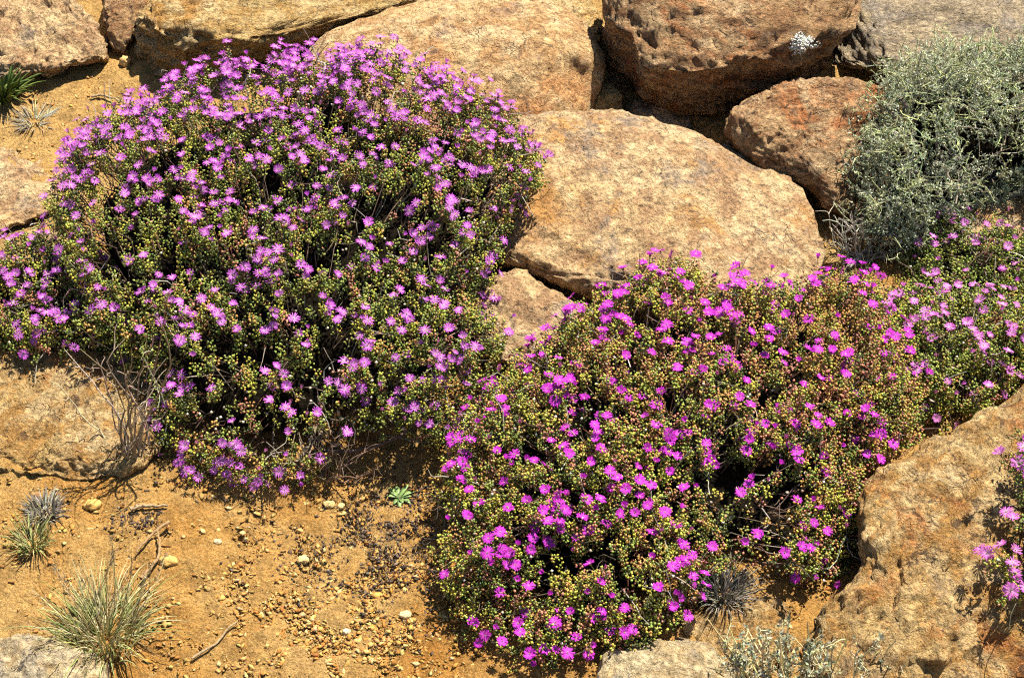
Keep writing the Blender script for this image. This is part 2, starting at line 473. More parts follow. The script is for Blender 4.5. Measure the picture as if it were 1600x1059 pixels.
B('r3', 'boulder', 'long yellow slab of layered rock with a deep shaded overhang, top left', M_YEL,
  [(203, 40), (214, 14), (240, -10), (300, -50), (450, -80), (600, -80), (680, -40), (660, 10), (590, 30), (520, 52), (470, 80), (410, 100), (370, 128), (310, 150), (265, 152), (235, 138), (214, 95)],
  (340, 46), (280, 205), 27, front=0.10, back=0.25, q=0.6, seed=37, facets=None, strat=(1, 1, 3.5), crack=0.05, amp=(0.04, 0.022, 0.0040), ledge=0.014, ledge_n=20, ridge=[(195, 20), (225, 30), (240, 48), (290, 64), (310, 50), (350, 66), (380, 60), (430, 56), (500, 42), (600, 20)], under=0.0020)
B('r4', 'boulder', 'rounded pinkish tan boulder behind the largest flowering shrub', M_PINK,
  [(470, 100), (500, 58), (560, 28), (640, 4), (720, -14), (800, -10), (870, 14), (915, 40), (938, 75), (944, 110), (938, 150), (925, 185), (880, 220), (800, 240), (700, 250), (600, 230), (520, 170)],
  (740, 100), (780, 215), 31, front=0.14, back=0.30, q=0.75, seed=41, amp=(0.035, 0.010, 0.0028))
B('r5', 'rock', 'small yellow rock between the pink boulder and the dark gap', M_YEL,
  [(918, 135), (940, 124), (958, 130), (974, 152), (980, 172), (955, 195), (915, 190)], (945, 165), (950, 195), 26, cat='rock', level=4, front=0.04, back=0.10, seed=51)
B('r9', 'rock', 'low flat rock lying in the shadow under the rusty boulder', M_TAN,
  [(980, 165), (1005, 152), (1050, 160), (1078, 178), (1084, 195), (1060, 212), (1000, 205)], (1030, 185), (1030, 212), 16, cat='rock', level=5, front=0.03, back=0.08, seed=91)
B('r8', 'boulder', 'round brown boulder beside the grey thorny bush', M_RED,
  [(1135, 205), (1146, 174), (1176, 150), (1216, 130), (1260, 122), (1300, 113), (1342, 118), (1390, 136), (1425, 185), (1425, 260), (1390, 320), (1330, 350), (1290, 330), (1270, 300), (1240, 280), (1200, 262), (1160, 240)],
  (1255, 178), (1300, 345), 36, lean=8, front=0.12, back=0.22, q=0.6, seed=81, amp=(0.05, 0.014, 0.0045), crack=0.03)
B('r10', 'boulder', 'biggest smooth tan boulder, in the centre between the shrubs', M_TAN,
  [(798, 185), (830, 168), (880, 164), (940, 166), (985, 172), (1010, 181), (1040, 195), (1075, 199), (1120, 215), (1165, 233), (1200, 250), (1240, 280), (1265, 310),
   (1280, 345), (1286, 385), (1280, 430), (1250, 470), (1150, 500), (1000, 490), (930, 470), (870, 452), (800, 425), (752, 395), (755, 320), (775, 240)],
  (1000, 405), (1050, 500), 25, front=0.12, back=0.28, q=0.7, seed=101, grooves=[[(800, 400), (840, 425), (880, 432), (930, 428), (985, 436), (1040, 430)]], facets=(9, 0.014), amp=(0.015, 0.010, 0.0034), crack=0.02)
B('r11', 'rock', 'low tan rock poking out below the left end of the central boulder', M_TAN,
  [(715, 470), (745, 440), (775, 422), (812, 414), (850, 440), (890, 462), (910, 500), (890, 545), (840, 570), (790, 570), (740, 530)],
  (805, 500), (800, 560), 26, cat='rock', level=5, lift=0.055, front=0.06, back=0.12, seed=111)
B('r16', 'rock', 'flat pale rock behind the flowering shrub at the right edge', M_PINK,
  [(1460, 345), (1490, 322), (1540, 312), (1600, 305), (1680, 300), (1700, 380), (1600, 400), (1500, 390)], (1580, 350), (1560, 390), 20, cat='rock', level=5, front=0.05, back=0.10, lift=0.03, seed=161)
B('r17', 'rock', 'small broken rock at the right foot of the central boulder', M_YEL,
  [(1282, 402), (1296, 386), (1318, 388), (1328, 402), (1318, 418), (1292, 420)], (1304, 403), (1304, 420), 30, cat='rock', level=4, front=0.02, back=0.04, seed=171, amp=(0.06, 0.025, 0.004))
B('r15a', 'rock_ledge', 'worn bedrock ledge left of the largest shrub', M_TAN,
  [(-140, 240), (-40, 222), (20, 215), (80, 200), (125, 205), (120, 260), (105, 310), (85, 338), (60, 342), (20, 362), (-60, 395), (-130, 360)],
  (50, 312), (40, 312), 12, cat='rock', level=6, front=0.050, back=0.10, q=1.0, lift=-0.007, facets=(10, 0.02), seed=151, amp=(0.04, 0.022, 0.004), crack=0.04)
B('r15c', 'rock_ledge', 'lower rock step above the leftmost flowering shrub', M_ORA,
  [(-120, 400), (-40, 360), (20, 345), (70, 352), (120, 350), (130, 400), (60, 440), (-40, 450), (-120, 440)],
  (10, 400), (10, 400), 12, cat='rock', level=5, front=0.04, back=0.10, q=1.0, lift=-0.012, facets=(8, 0.02), seed=153, amp=(0.04, 0.022, 0.004), crack=0.04)
B('r15b', 'rock_ledge', 'low orange bedrock hump behind the bare dead shrub, left edge', M_ORA,
  [(-140, 600), (-60, 550), (0, 530), (100, 505), (200, 520), (250, 600), (262, 680), (228, 728), (160, 752), (80, 742), (0, 735), (-120, 720)],
  (80, 650), (90, 650), 12, cat='rock', level=6, front=0.060, back=0.12, q=1.0, lift=0.002, facets=(12, 0.02), seed=155, amp=(0.045, 0.018, 0.004), crack=0.04)
B('r12', 'boulder', 'big orange cracked boulder filling the bottom right corner', M_ORA,
  [(1640, 575), (1585, 612), (1540, 640), (1480, 680), (1420, 710), (1375, 735), (1348, 758), (1342, 800), (1336, 850), (1345, 882), (1330, 905), (1292, 937), (1266, 965), (1252, 1000),
   (1248, 1059), (1240, 1120), (1400, 1180), (1700, 1180), (1840, 900), (1800, 600)],
  (1490, 960), (1400, 1120), 27, front=0.10, back=0.30, q=0.65, seed=121, side=(1268, 0.0025), grooves=[[(1393, 770), (1404, 830), (1402, 880), (1408, 905), (1398, 935), (1402, 990)], [(1364, 775), (1372, 835)], [(1470, 760), (1490, 800), (1520, 820)], [(1540, 900), (1530, 960), (1550, 1010)]], facets=(9, 0.012), amp=(0.010, 0.020, 0.0055), crack=0.05)
B('r13a', 'rock', 'half buried tan rock beside the grey dry tussock', M_ORA,
  [(1062, 975), (1085, 948), (1130, 938), (1180, 928), (1228, 938), (1238, 970), (1232, 1005), (1210, 1050), (1120, 1050), (1075, 1010)],
  (1150, 990), (1150, 1040), 20, cat='rock', level=5, front=0.03, back=0.10, seed=131, amp=(0.05, 0.025, 0.004))
B('r13b', 'rock', 'pale rough rock at the bottom edge below the magenta shrub', M_PALE,
  [(925, 1070), (945, 1026), (985, 1006), (1050, 1000), (1110, 1008), (1145, 1035), (1160, 1090), (1040, 1130), (940, 1120)],
  (1045, 1060), (1040, 1110), 22, cat='rock', level=5, front=0.04, back=0.12, seed=135, amp=(0.05, 0.025, 0.004))
B('r14', 'rock', 'pale grey rock in the bottom left corner below the grass tuft', M_PALE,
  [(-90, 1020), (-20, 998), (40, 992), (90, 1000), (140, 1016), (170, 1042), (180, 1080), (150, 1130), (0, 1140), (-100, 1100)],
  (50, 1065), (60, 1120), 22, cat='rock', level=5, front=0.05, back=0.12, seed=141, amp=(0.05, 0.025, 0.004))

# ------------------------------------------------------------------ batch geometry: beads, blades, tubes
def frames(Z):
    Z = norm(Z)
    r = rng.normal(size=Z.shape)
    Xv = norm(np.cross(r, Z)); Yv = np.cross(Z, Xv)
    return Xv, Yv, Z

BEAD_V = np.array([(0, 0, 0), (0.5, 0, 0.58), (0, 0.5, 0.62), (-0.5, 0, 0.58), (0, -0.5, 0.62), (0, 0, 1.0)])
BEAD_F = []
for k in range(4):
    k2 = (k + 1) % 4
    BEAD_F += [(0, 1 + k2, 1 + k), (1 + k, 1 + k2, 5)]
BEAD_F = np.array(BEAD_F)
BLADE_V = np.array([(0, 0, 0), (0.5, 0.12, 0.45), (-0.5, 0.12, 0.45), (0, 0.05, 1.0), (0, -0.08, 0.5)])
BLADE_F = np.array([(0, 1, 4), (0, 4, 2), (4, 1, 3), (2, 4, 3)])

def batch(TV, TF, P, Z, L, W, C):
    """copies of a template along directions Z, length L, width W, colour C"""
    Xv, Yv, Zv = frames(Z); n = len(P)
    V = P[:, None, :] + Xv[:, None, :] * (TV[None, :, 0:1] * W[:, None, None]) + Yv[:, None, :] * (TV[None, :, 1:2] * W[:, None, None]) \
        + Zv[:, None, :] * (TV[None, :, 2:3] * L[:, None, None])
    F = TF[None] + (np.arange(n) * len(TV))[:, None, None]
    return V.reshape(-1, 3), F.reshape(-1, 3), np.repeat(C, len(TV), axis=0)

def tubes(paths, radii, C, sides=4):
    """paths (N,K,3), radii (N,K), colour (N,3) -> triangles"""
    N, K, _ = paths.shape
    T = norm(np.gradient(paths, axis=1))
    ref = np.where(np.abs(T[:, :1, 2:3]) > 0.9, np.array([1.0, 0, 0]), np.array([0, 0, 1.0]))
    A = norm(np.cross(T, np.broadcast_to(ref, T.shape))); Bv = np.cross(T, A)
    a = np.arange(sides) * 2 * math.pi / sides
    V = paths[:, :, None, :] + radii[:, :, None, None] * (A[:, :, None, :] * np.cos(a)[None, None, :, None] + Bv[:, :, None, :] * np.sin(a)[None, None, :, None])
    idx = np.arange(N * K * sides).reshape(N, K, sides)
    nxt = np.roll(idx, -1, axis=2)
    q = np.stack([idx[:, :-1], nxt[:, :-1], nxt[:, 1:], idx[:, 1:]], -1).reshape(-1, 4)
    F = np.concatenate([q[:, [0, 1, 2]], q[:, [0, 2, 3]]])
    return V.reshape(-1, 3), F, np.repeat(C, K * sides, axis=0)

def merge(parts):
    Vs, Fs, Cs = [], [], []; off = 0
    for V, F, C in parts:
        Vs.append(V); Fs.append(F + off); Cs.append(C); off += len(V)
    return np.concatenate(Vs), np.concatenate(Fs), np.concatenate(Cs)

def pick(cols, w, n, jit=0.18):
    cols = np.array(cols, float); w = np.array(w, float) / np.sum(w)
    c = cols[rng.choice(len(cols), n, p=w)]
    return np.clip(c * (1 + rng.normal(0, jit, (n, 1))) * (1 + rng.normal(0, 0.06, (n, 3))), 0.004, 0.95)

def curve(P0, P1, bend, K=5):
    """N curved paths from P0 to P1"""
    t = np.linspace(0, 1, K)[None, :, None]
    n = len(P0)
    off = rng.normal(size=(n, 1, 3)) * bend[:, None, None]
    off2 = rng.normal(size=(n, 1, 3)) * bend[:, None, None] * 0.5
    return P0[:, None] * (1 - t) + P1[:, None] * t + off * np.sin(math.pi * t) + off2 * np.sin(2 * math.pi * t)

# ------------------------------------------------------------------ flowers
def flower_mesh(name, seed, npet, spread, wide, closed, tip, basec):
    r = np.random.default_rng(seed)
    V, F, C, MI = [], [], [], []
    def add(vs, fs, cs, mi):
        o = len(V); V.extend(vs); C.extend(cs); F.extend([[a + o for a in f] for f in fs]); MI.extend([mi] * len(fs))
    for k in range(npet):
        a = 2 * math.pi * (k + r.uniform(-0.35, 0.35)) / npet
        L = r.uniform(0.78, 1.05); up = closed + r.uniform(-0.14, 0.22) + (0.15 if k % 2 else 0.0)
        w = wide * r.uniform(0.8, 1.2); tw = r.uniform(-0.3, 0.3)
        ca, sa = math.cos(a), math.sin(a)
        def pt(t, s, dz=0.0):
            rr = 0.10 + (L - 0.10) * t * math.cos(up)
            z = L * t * math.sin(up) - 0.22 * t * t * spread + dz
            return (ca * rr - sa * s, sa * rr + ca * s, z + 0.10)
        vs = [pt(0, -w * .35), pt(0, w * .35), pt(.55, -w, tw * w), pt(.55, w, -tw * w), pt(.92, -w * .75, tw * w), pt(.92, w * .75, -tw * w), pt(1.0, 0)]
        f = r.uniform(0.85, 1.15)
        b_ = np.array(basec) * f; t_ = np.array(tip) * f; m_ = b_ * 0.25 + t_ * 0.75
        add(vs, [(0, 1, 3), (0, 3, 2), (2, 3, 5), (2, 5, 4), (4, 5, 6)], [b_, b_, m_, m_, t_, t_, t_], 0)
    # stamens in the middle
    for k in range(9):
        a = r.uniform(0, 6.28); q = r.uniform(0, 0.09)
        x, y = q * math.cos(a), q * math.sin(a); h = 0.26 + r.uniform(0, 0.1) ; s = 0.035
        vs = [(x - s, y - s, .08), (x + s, y - s, .08), (x, y + s, .08), (x * 1.7, y * 1.7, h)]
        c = np.array((0.85, 0.70, 0.50)) * r.uniform(0.8, 1.1)
        add(vs, [(0, 1, 3), (1, 2, 3), (2, 0, 3)], [c * 0.6] * 3 + [c], 0)
    # green calyx cup and stalk
    g = np.array((0.20, 0.20, 0.05))
    ring = [(0.20 * math.cos(k * 1.0472), 0.20 * math.sin(k * 1.0472), 0.10) for k in range(6)]
    ring2 = [(0.13 * math.cos(k * 1.0472), 0.13 * math.sin(k * 1.0472), -0.14) for k in range(6)]
    ring3 = [(0.04 * math.cos(k * 1.0472), 0.04 * math.sin(k * 1.0472), -0.28) for k in range(6)]
    ring4 = [(0.035 * math.cos(k * 1.0472), 0.035 * math.sin(k * 1.0472), -1.1) for k in range(6)]
    fs = []
    for j in range(3):
        for k in range(6):
            k2 = (k + 1) % 6
            fs += [(j * 6 + k, (j + 1) * 6 + k, (j + 1) * 6 + k2), (j * 6 + k, (j + 1) * 6 + k2, j * 6 + k2)]
    add(ring + ring2 + ring3 + ring4, fs, [g] * 12 + [g * 0.8] * 12, 1)
    return mesh_np(name, np.array(V), np.array(F), [M_PETAL, M_LEAF], np.array(C), smooth=False, mat_idx=MI), (np.array(V), np.array(F), np.array(C))

def flower_set(prefix, tip, basec, npet, wide, seed):
    out = []
    tip = np.array(tip); basec = np.array(basec)
    for i in range(8):
        f = (1.0, 1.12, 0.9, 1.05, 0.95, 1.18, 1.0, 0.85)[i]
        pal_ = (0.0, 0.08, 0.0, 0.16, 0.04, 0.0, 0.10, 0.0)[i]
        out.append(flower_mesh(prefix, seed + i, npet + (i % 3) * 3 - 2, 1.0, wide * (1 + 0.1 * (i % 2)), 0.15 + 0.07 * i, np.minimum((tip * (1 - pal_) + basec * pal_) * f, 0.9), basec * f))
    for i in range(3):
        t2 = tip if i < 2 else tip * 0.45 + np.array((0.50, 0.24, 0.20)) * 0.55
        out.append(flower_mesh(prefix, seed + 9 + i, npet - 4, 0.3, wide, 0.85 + 0.2 * i, t2, basec * 0.6 + t2 * 0.4))
    return out
FL_A = flower_set('purple_flower', (0.52, 0.085, 0.60), (0.74, 0.34, 0.76), 20, 0.066, 100)
FL_B = flower_set('magenta_flower', (0.58, 0.035, 0.58), (0.64, 0.10, 0.62), 26, 0.080, 200)
FL_C = flower_set('pink_flower', (0.62, 0.12, 0.60), (0.78, 0.40, 0.72), 22, 0.070, 300)

# flowers to expect per 100 px cell of the photograph: rows of y, columns of x
GRID_A = {0: {3: 7, 4: 18, 5: 24, 6: 9}, 1: {1: 4, 2: 18, 3: 38, 4: 36, 5: 28, 6: 24, 7: 16}, 2: {1: 26, 2: 22, 3: 13, 4: 13, 5: 13, 6: 15, 7: 15, 8: 7},
          3: {0: 1, 1: 7, 2: 7, 3: 14, 4: 12, 5: 9, 6: 9, 7: 9, 8: 2}, 4: {1: 6, 2: 9, 3: 8, 4: 12, 5: 8, 6: 9, 7: 5},
          5: {2: 7, 3: 5, 4: 7, 5: 9, 6: 10, 7: 8}, 6: {2: 6, 3: 3, 4: 6, 5: 8, 6: 10, 7: 5}, 7: {2: 6, 3: 8, 4: 8, 6: 1}}
GRID_L = {3: {0: 8, 1: 3}, 4: {0: 26, 1: 22}, 5: {0: 9, 1: 4}}
GRID_B = {4: {8: 3, 9: 7, 10: 11, 11: 11, 12: 9, 13: 7}, 5: {8: 8, 9: 9, 10: 10, 11: 11, 12: 10, 13: 11, 14: 2}, 6: {7: 7, 8: 11, 9: 9, 10: 7, 11: 8, 12: 9, 13: 8},
          7: {7: 10, 8: 10, 9: 10, 10: 9, 11: 6, 12: 6, 13: 3}, 8: {7: 9, 8: 13, 9: 8, 10: 10, 11: 2, 12: 8, 13: 2}, 9: {7: 4, 8: 7, 9: 8, 10: 8, 12: 2}, 10: {8: 5, 9: 2, 7: 1}}
GRID_C1 = {3: {14: 9, 15: 11, 16: 6}, 4: {14: 4, 15: 5, 16: 4}}
GRID_C2 = {4: {13: 6, 14: 8, 15: 8, 16: 3}, 5: {13: 6, 14: 13, 15: 14, 16: 4}, 6: {14: 5, 15: 3}}
GRID_E = {6: {15: 1}, 7: {15: 2, 16: 2}, 8: {15: 5, 16: 3}, 9: {15: 3, 16: 2}}

ALLOBJ_FLOWERS = 0
FMUL = {0: 2.3, 1: 2.3, 2: 2.2, 3: 2.0, 4: 1.65, 5: 1.55, 6: 1.6, 7: 1.6, 8: 1.5, 9: 1.45}
def shrub(label, outline, center, contact, slope, grid, flowers, palette, weights, fsize, base_px, group,
          front=0.16, back=0.22, q=0.7, nshoot=2400, lump=0.03, seed=0, gap=0.25, nleaf=(9, 15), leafL=0.0081, lift=0.0, lean=0.0,
          ntwig=900, stray=0, maxf=300, sparse=None, sun_bias=0.45, ruddy=None):
    P, F, N = solid(outline, center, contact, slope, lean=lean, front=front, back=back, q=q, level=5, lift=lift)
    P = P + N * (lump * fbm(P, 7, 2, seed) + lump * 0.6 * fbm(P, 18, 2, seed + 5))[:, None]
    N = vnormals(P, F)
    base = G(np.array(float(base_px[0])), np.array(float(base_px[1])))
    root = empty('flowering_shrub', base, label, 'shrub', group)
    # ---- added core: blocks the view through, gap shade in its near-black colour
    size = np.ptp(P, axis=0)
    inset = 0.055 if size[0] > 0.5 else 0.035
    D4, F4 = ico(4)
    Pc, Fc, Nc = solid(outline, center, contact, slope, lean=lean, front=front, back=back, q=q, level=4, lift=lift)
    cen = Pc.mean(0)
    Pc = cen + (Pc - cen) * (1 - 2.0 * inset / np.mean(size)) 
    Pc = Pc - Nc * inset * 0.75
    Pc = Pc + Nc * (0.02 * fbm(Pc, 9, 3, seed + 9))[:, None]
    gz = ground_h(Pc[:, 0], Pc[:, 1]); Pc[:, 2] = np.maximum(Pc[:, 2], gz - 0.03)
    co = obj('shade_core', mesh_np('shade_core', Pc - base, Fc, [M_CORE]), root)
    # ---- shoots on the outer surface
    tri = P[F]; ar = np.linalg.norm(np.cross(tri[:, 1] - tri[:, 0], tri[:, 2] - tri[:, 0]), axis=1) * 0.5
    fn = norm(np.cross(tri[:, 1] - tri[:, 0], tri[:, 2] - tri[:, 0]))
    cenf = tri.mean(1)
    tocam = norm(CAM - cenf)
    facing = (fn * tocam).sum(1)
    w = ar * np.where(facing > -0.15, 1.0, 0.10) * np.where(fn[:, 2] < -0.35, 0.25, 1.0)
    pxf, pyf = to_px(cenf)
    gapn = fbm(cenf, 24, 2, seed + 51) + 0.5 * fbm(cenf, 9, 2, seed + 52)
    w = w * np.where(gapn < -gap * 0.6, 0.05, 1.0)
    if sparse:
        for (sx, sy, rx, ry, k) in sparse:
            e = ((pxf - sx) / rx) ** 2 + ((pyf - sy) / ry) ** 2
            w = w * (1 - (1 - k) * np.exp(-e ** 2))
    fi = rng.choice(len(F), nshoot, p=w / w.sum())
    u = rng.random((nshoot, 2)); s = np.sqrt(u[:, :1])
    Q = tri[fi, 0] * (1 - s) + tri[fi, 1] * (s * (1 - u[:, 1:])) + tri[fi, 2] * (s * u[:, 1:])
    n = N[F[fi]].mean(1)
    Q = Q + n * rng.normal(-0.006, 0.014, (nshoot, 1))
    gz = ground_h(Q[:, 0], Q[:, 1]) + 0.008
    ok = Q[:, 2] > gz - 0.01
    Q, n = Q[ok], n[ok]; ns = len(Q)
    ax = norm(n * 0.7 + np.array([0, 0, 0.55]) + SUN * 0.2 + rng.normal(0, 0.33, (ns, 3)))
    # ---- leaves: opposite pairs of fat beads down each shoot
    cnt = rng.integers(nleaf[0], nleaf[1], ns)
    si = np.repeat(np.arange(ns), cnt)
    j = np.concatenate([np.arange(c) for c in cnt])
    nl = len(si)
    A, Bv, Cz = frames(ax)
    phi = (j % 2) * math.pi + (j // 2) * 1.57 + rng.normal(0, 0.4, nl)
    rad = np.cos(phi)[:, None] * A[si] + np.sin(phi)[:, None] * Bv[si]
    down = (j // 2) * 0.0056 + rng.random(nl) * 0.004
    LP = Q[si] - ax[si] * down[:, None] + rad * 0.0015
    LD = norm(rad * rng.uniform(0.7, 1.2, (nl, 1)) + ax[si] * rng.uniform(0.3, 1.1, (nl, 1)))
    Ls = leafL * rng.uniform(0.55, 1.2, nl) * (0.75 + 0.25 * np.minimum(j / 4.0, 1.0)); Ws = Ls * rng.uniform(0.55, 0.78, nl)
    shootcol = rng.choice(len(palette), ns, p=np.array(weights) / np.sum(weights))
    # neighbouring shoots share their colour: drive the choice by noise
    cn = fbm(Q, 9, 2, seed + 77) * 0.9 + rng.normal(0, 0.55, ns)
    order = np.argsort(np.argsort(cn)) / ns
    cw = np.cumsum(weights) / np.sum(weights)
    shootcol = np.where(rng.random(ns) < 0.65, np.minimum(np.searchsorted(cw, order), len(palette) - 1), shootcol)
    if ruddy:                                    # parts of the plant whose leaves have turned ochre and red
        zx, zy = to_px(Q)
        pr_ = np.max([np.exp(-((zx - a_) / rx) ** 2 - ((zy - b2) / ry) ** 2) * k_ for a_, b2, rx, ry, k_ in ruddy], axis=0)
        hit = rng.random(ns) < pr_
        ti = [palette.index(TN), palette.index(PK)]
        shootcol = np.where(hit, np.where(rng.random(ns) < 0.62, ti[0], ti[1]), shootcol)
    pal = np.array(palette, float)
    lc = pal[shootcol][si]
    swap = rng.random(nl) < 0.22
    lc[swap] = pal[rng.choice(len(palette), swap.sum(), p=np.array(weights) / np.sum(weights))]
    lc = np.clip(lc * (1 + rng.normal(0, 0.2, (nl, 1))) * (1 + rng.normal(0, 0.07, (nl, 3))), 0.01, 0.9)
    fo = obj('foliage', mesh_np('foliage', *(lambda v, f, c: (v - base, f, [M_LEAF], c))(*batch(BEAD_V, BEAD_F, LP, LD, Ls, Ws, lc))), root)
    tag(fo, kind='stuff')
    # ---- stems and dead twigs
    k = rng.choice(ns, min(ns, ntwig * 3 // 4), replace=False)
    inward = norm(base + np.array([0, 0, 0.12]) - Q[k])
    P1 = Q[k] - ax[k] * 0.01
    P0 = P1 - ax[k] * rng.uniform(0.03, 0.06, (len(k), 1)) + inward * rng.uniform(0.03, 0.10, (len(k), 1))
    pa = curve(P0, P1, np.full(len(k), 0.010), 5)
    ra = np.linspace(0.0013, 0.0007, 5)[None, :] * rng.uniform(0.7, 1.4, (len(k), 1))
    tc = pick([(0.07, 0.05, 0.035), (0.14, 0.10, 0.07), (0.28, 0.23, 0.18), (0.16, 0.07, 0.045)], [3, 3, 0.8, 1.5], len(k))
    parts = [tubes(pa, ra, tc, 3)]
    # bare grey twigs lying across the gaps
    m = rng.choice(len(P), ntwig // 5)
    S = P[m] - N[m] * rng.uniform(0.0, 0.035, (len(m), 1))
    E = S + norm(rng.normal(size=S.shape) + N[m] * 0.4) * rng.uniform(0.03, 0.09, (len(m), 1))
    okm = (S[:, 2] > ground_h(S[:, 0], S[:, 1])) & (E[:, 2] > ground_h(E[:, 0], E[:, 1]))
    S, E = S[okm], E[okm]
    parts.append(tubes(curve(S, E, np.full(len(S), 0.010), 5), np.linspace(0.0013, 0.0006, 5)[None].repeat(len(S), 0),
                       pick([(0.12, 0.09, 0.07), (0.30, 0.26, 0.22), (0.45, 0.40, 0.34)], [3, 2, 1], len(S)), 3))
    # trunk limbs from the root to inside of the crown
    m = rng.choice(len(P), 26); T = P[m] - N[m] * 0.05
    B0 = np.repeat((base - np.array([0, 0, 0.01]))[None], 26, 0) + rng.normal(0, 0.008, (26, 3))
    parts.append(tubes(curve(B0, T, np.full(26, 0.03), 8), np.linspace(0.007, 0.002, 8)[None].repeat(26, 0), pick([(0.15, 0.11, 0.08)], [1], 26), 5))
    V, Fx, Cx = merge(parts)
    tw = obj('branches', mesh_np('branches', V - base, Fx, [M_TWIG], Cx), root); tag(tw, kind='stuff')
    # ---- dry seed capsules
    nc = ns // 8
    kk = rng.choice(len(P), nc); CP = P[kk] - N[kk] * rng.uniform(0.0, 0.03, (nc, 1)) + rng.normal(0, .006, (nc, 3))
    okc = CP[:, 2] > ground_h(CP[:, 0], CP[:, 1]); CP = CP[okc]; nc = len(CP)
    V, Fx, Cx = batch(BEAD_V, BEAD_F, CP, norm(N[kk][okc] + rng.normal(0, .5, (nc, 3))), np.full(nc, .006), np.full(nc, .0065),
                      pick([(0.52, 0.46, 0.38), (0.40, 0.20, 0.12), (0.28, 0.2, 0.14)], [2, 1, 1], nc))
    tag(obj('seed_capsules', mesh_np('seed_capsules', V - base, Fx, [M_GRIT], Cx), root), kind='stuff')
    # ---- flowers on shoot tips, as many per patch as the photograph shows
    qx, qy = to_px(Q)
    vis = (n * norm(CAM - Q)).sum(1) > 0.02
    chosen = []
    used = np.zeros(ns, bool)
    for row, cols in grid.items():
        for cx, want in cols.items():
            want = int(round(want * FMUL.get(row, 1.25)))
            cand = np.where(vis & ~used & (qx >= cx * 100) & (qx < cx * 100 + 100) & (qy >= row * 100) & (qy < row * 100 + 100))[0]
            if len(cand) == 0: continue
            rng.shuffle(cand); got = []
            i = 0
            while len(got) < want and i < len(cand):
                c = cand[i]; i += 1
                if used[c]: continue
                got.append(c); used[c] = True
                # a neighbour or two often opens beside it
                if rng.random() < 0.42:
                    d = np.hypot(qx[cand] - qx[c], qy[cand] - qy[c])
                    nb = cand[(d > 14) & (d < 32) & ~used[cand]]
                    if len(nb):
                        x = nb[rng.integers(len(nb))]; used[x] = True; got.append(x)
            chosen += got
    chosen = np.array(chosen, int)
    # a few on the far side
    hid = np.where(~vis & ~used & (n[:, 2] > 0.1))[0]
    nh = min(len(hid), int(0.15 * len(chosen)))
    extra = rng.choice(hid, nh, replace=False) if nh else np.array([], int)
    fac = norm(n * 0.55 + SUN * sun_bias + np.array([0, -0.12, 0.35]) + rng.normal(0, 0.30, (ns, 3)))
    dep = np.linalg.norm(Q - CAM, axis=1)
    near_first = chosen[np.argsort(dep[chosen])]
    single = near_first[:maxf]; rest = np.concatenate([near_first[maxf:], extra])
    def place(i):
        sz = fsize * rng.uniform(0.82, 1.12)
        v = 0 if rng.random() < 0 else rng.integers(0, 8) if rng.random() < 0.76 else rng.integers(8, 11)
        if v >= 8: sz *= 0.8
        return v, sz, Q[i] + ax[i] * 0.004 + fac[i] * 0.012
    for i in single:
        v, sz, p = place(i)
        o = obj('flower', flowers[v][0], root)
        q4 = Vector(fac[i]).to_track_quat('Z', 'Y')
        o.rotation_mode = 'QUATERNION'
        from mathutils import Quaternion
        o.rotation_quaternion = q4 @ Quaternion((0, 0, 1), rng.uniform(0, 6.28))
        o.location = Vector(p - base); o.scale = (sz, sz, sz)
    if len(rest):
        parts = []
        for i in rest:
            v, sz, p = place(i)
            TV, TF, TC = flowers[v][1]
            Xv, Yv, Zv = frames(fac[i][None])
            V = p + sz * (TV[:, :1] * Xv + TV[:, 1:2] * Yv + TV[:, 2:] * Zv)
            parts.append((V, TF, TC))
        V, Fx, Cx = merge(parts)
        tag(obj('more_flowers', mesh_np('more_flowers', V - base, Fx, [M_PETAL], Cx, smooth=False), root), kind='stuff')
    return root

YG = (0.46, 0.44, 0.065); GR = (0.17, 0.22, 0.045); OL = (0.27, 0.275, 0.058); TN = (0.50, 0.29, 0.085); PK = (0.46, 0.19, 0.13); DK = (0.08, 0.10, 0.035); LG = (0.32, 0.39, 0.085)
G1 = 'low succulent shrubs in flower among the boulders'

shrub('largest domed shrub covered in small purple flowers, left of centre',
      [(88, 300), (112, 245), (160, 195), (225, 176), (275, 145), (335, 122), (400, 108), (440, 100), (530, 92), (600, 100), (640, 124), (700, 142), (760, 165), (805, 192), (836, 228), (856, 248),
       (852, 300), (806, 315), (792, 370), (772, 410), (722, 450), (758, 490), (780, 560), (765, 620), (720, 680), (668, 715), (600, 680), (540, 690), (480, 725), (445, 745), (415, 770), (370, 755),
       (300, 745), (262, 720), (228, 650), (240, 600), (190, 540), (140, 500), (100, 430), (86, 350)],
      (470, 400), (450, 745), 30, GRID_A, FL_A, [YG, GR, OL, LG, TN, DK, PK], [2.2, 3.0, 2.4, 1.8, 0.9, 2.2, 0.8], 0.0124, (470, 640), G1,
      front=0.14, back=0.20, ruddy=[(650, 170, 160, 60, 0.35), (420, 660, 120, 60, 0.3)], nshoot=5500, seed=500, gap=0.22, ntwig=1700,
      sparse=[(170, 350, 70, 40, 0.35), (420, 690, 130, 45, 0.3), (640, 300, 50, 40, 0.4), (330, 560, 60, 60, 0.4), (480, 610, 50, 50, 0.25), (600, 690, 90, 40, 0.2), (290, 420, 40, 50, 0.5)])
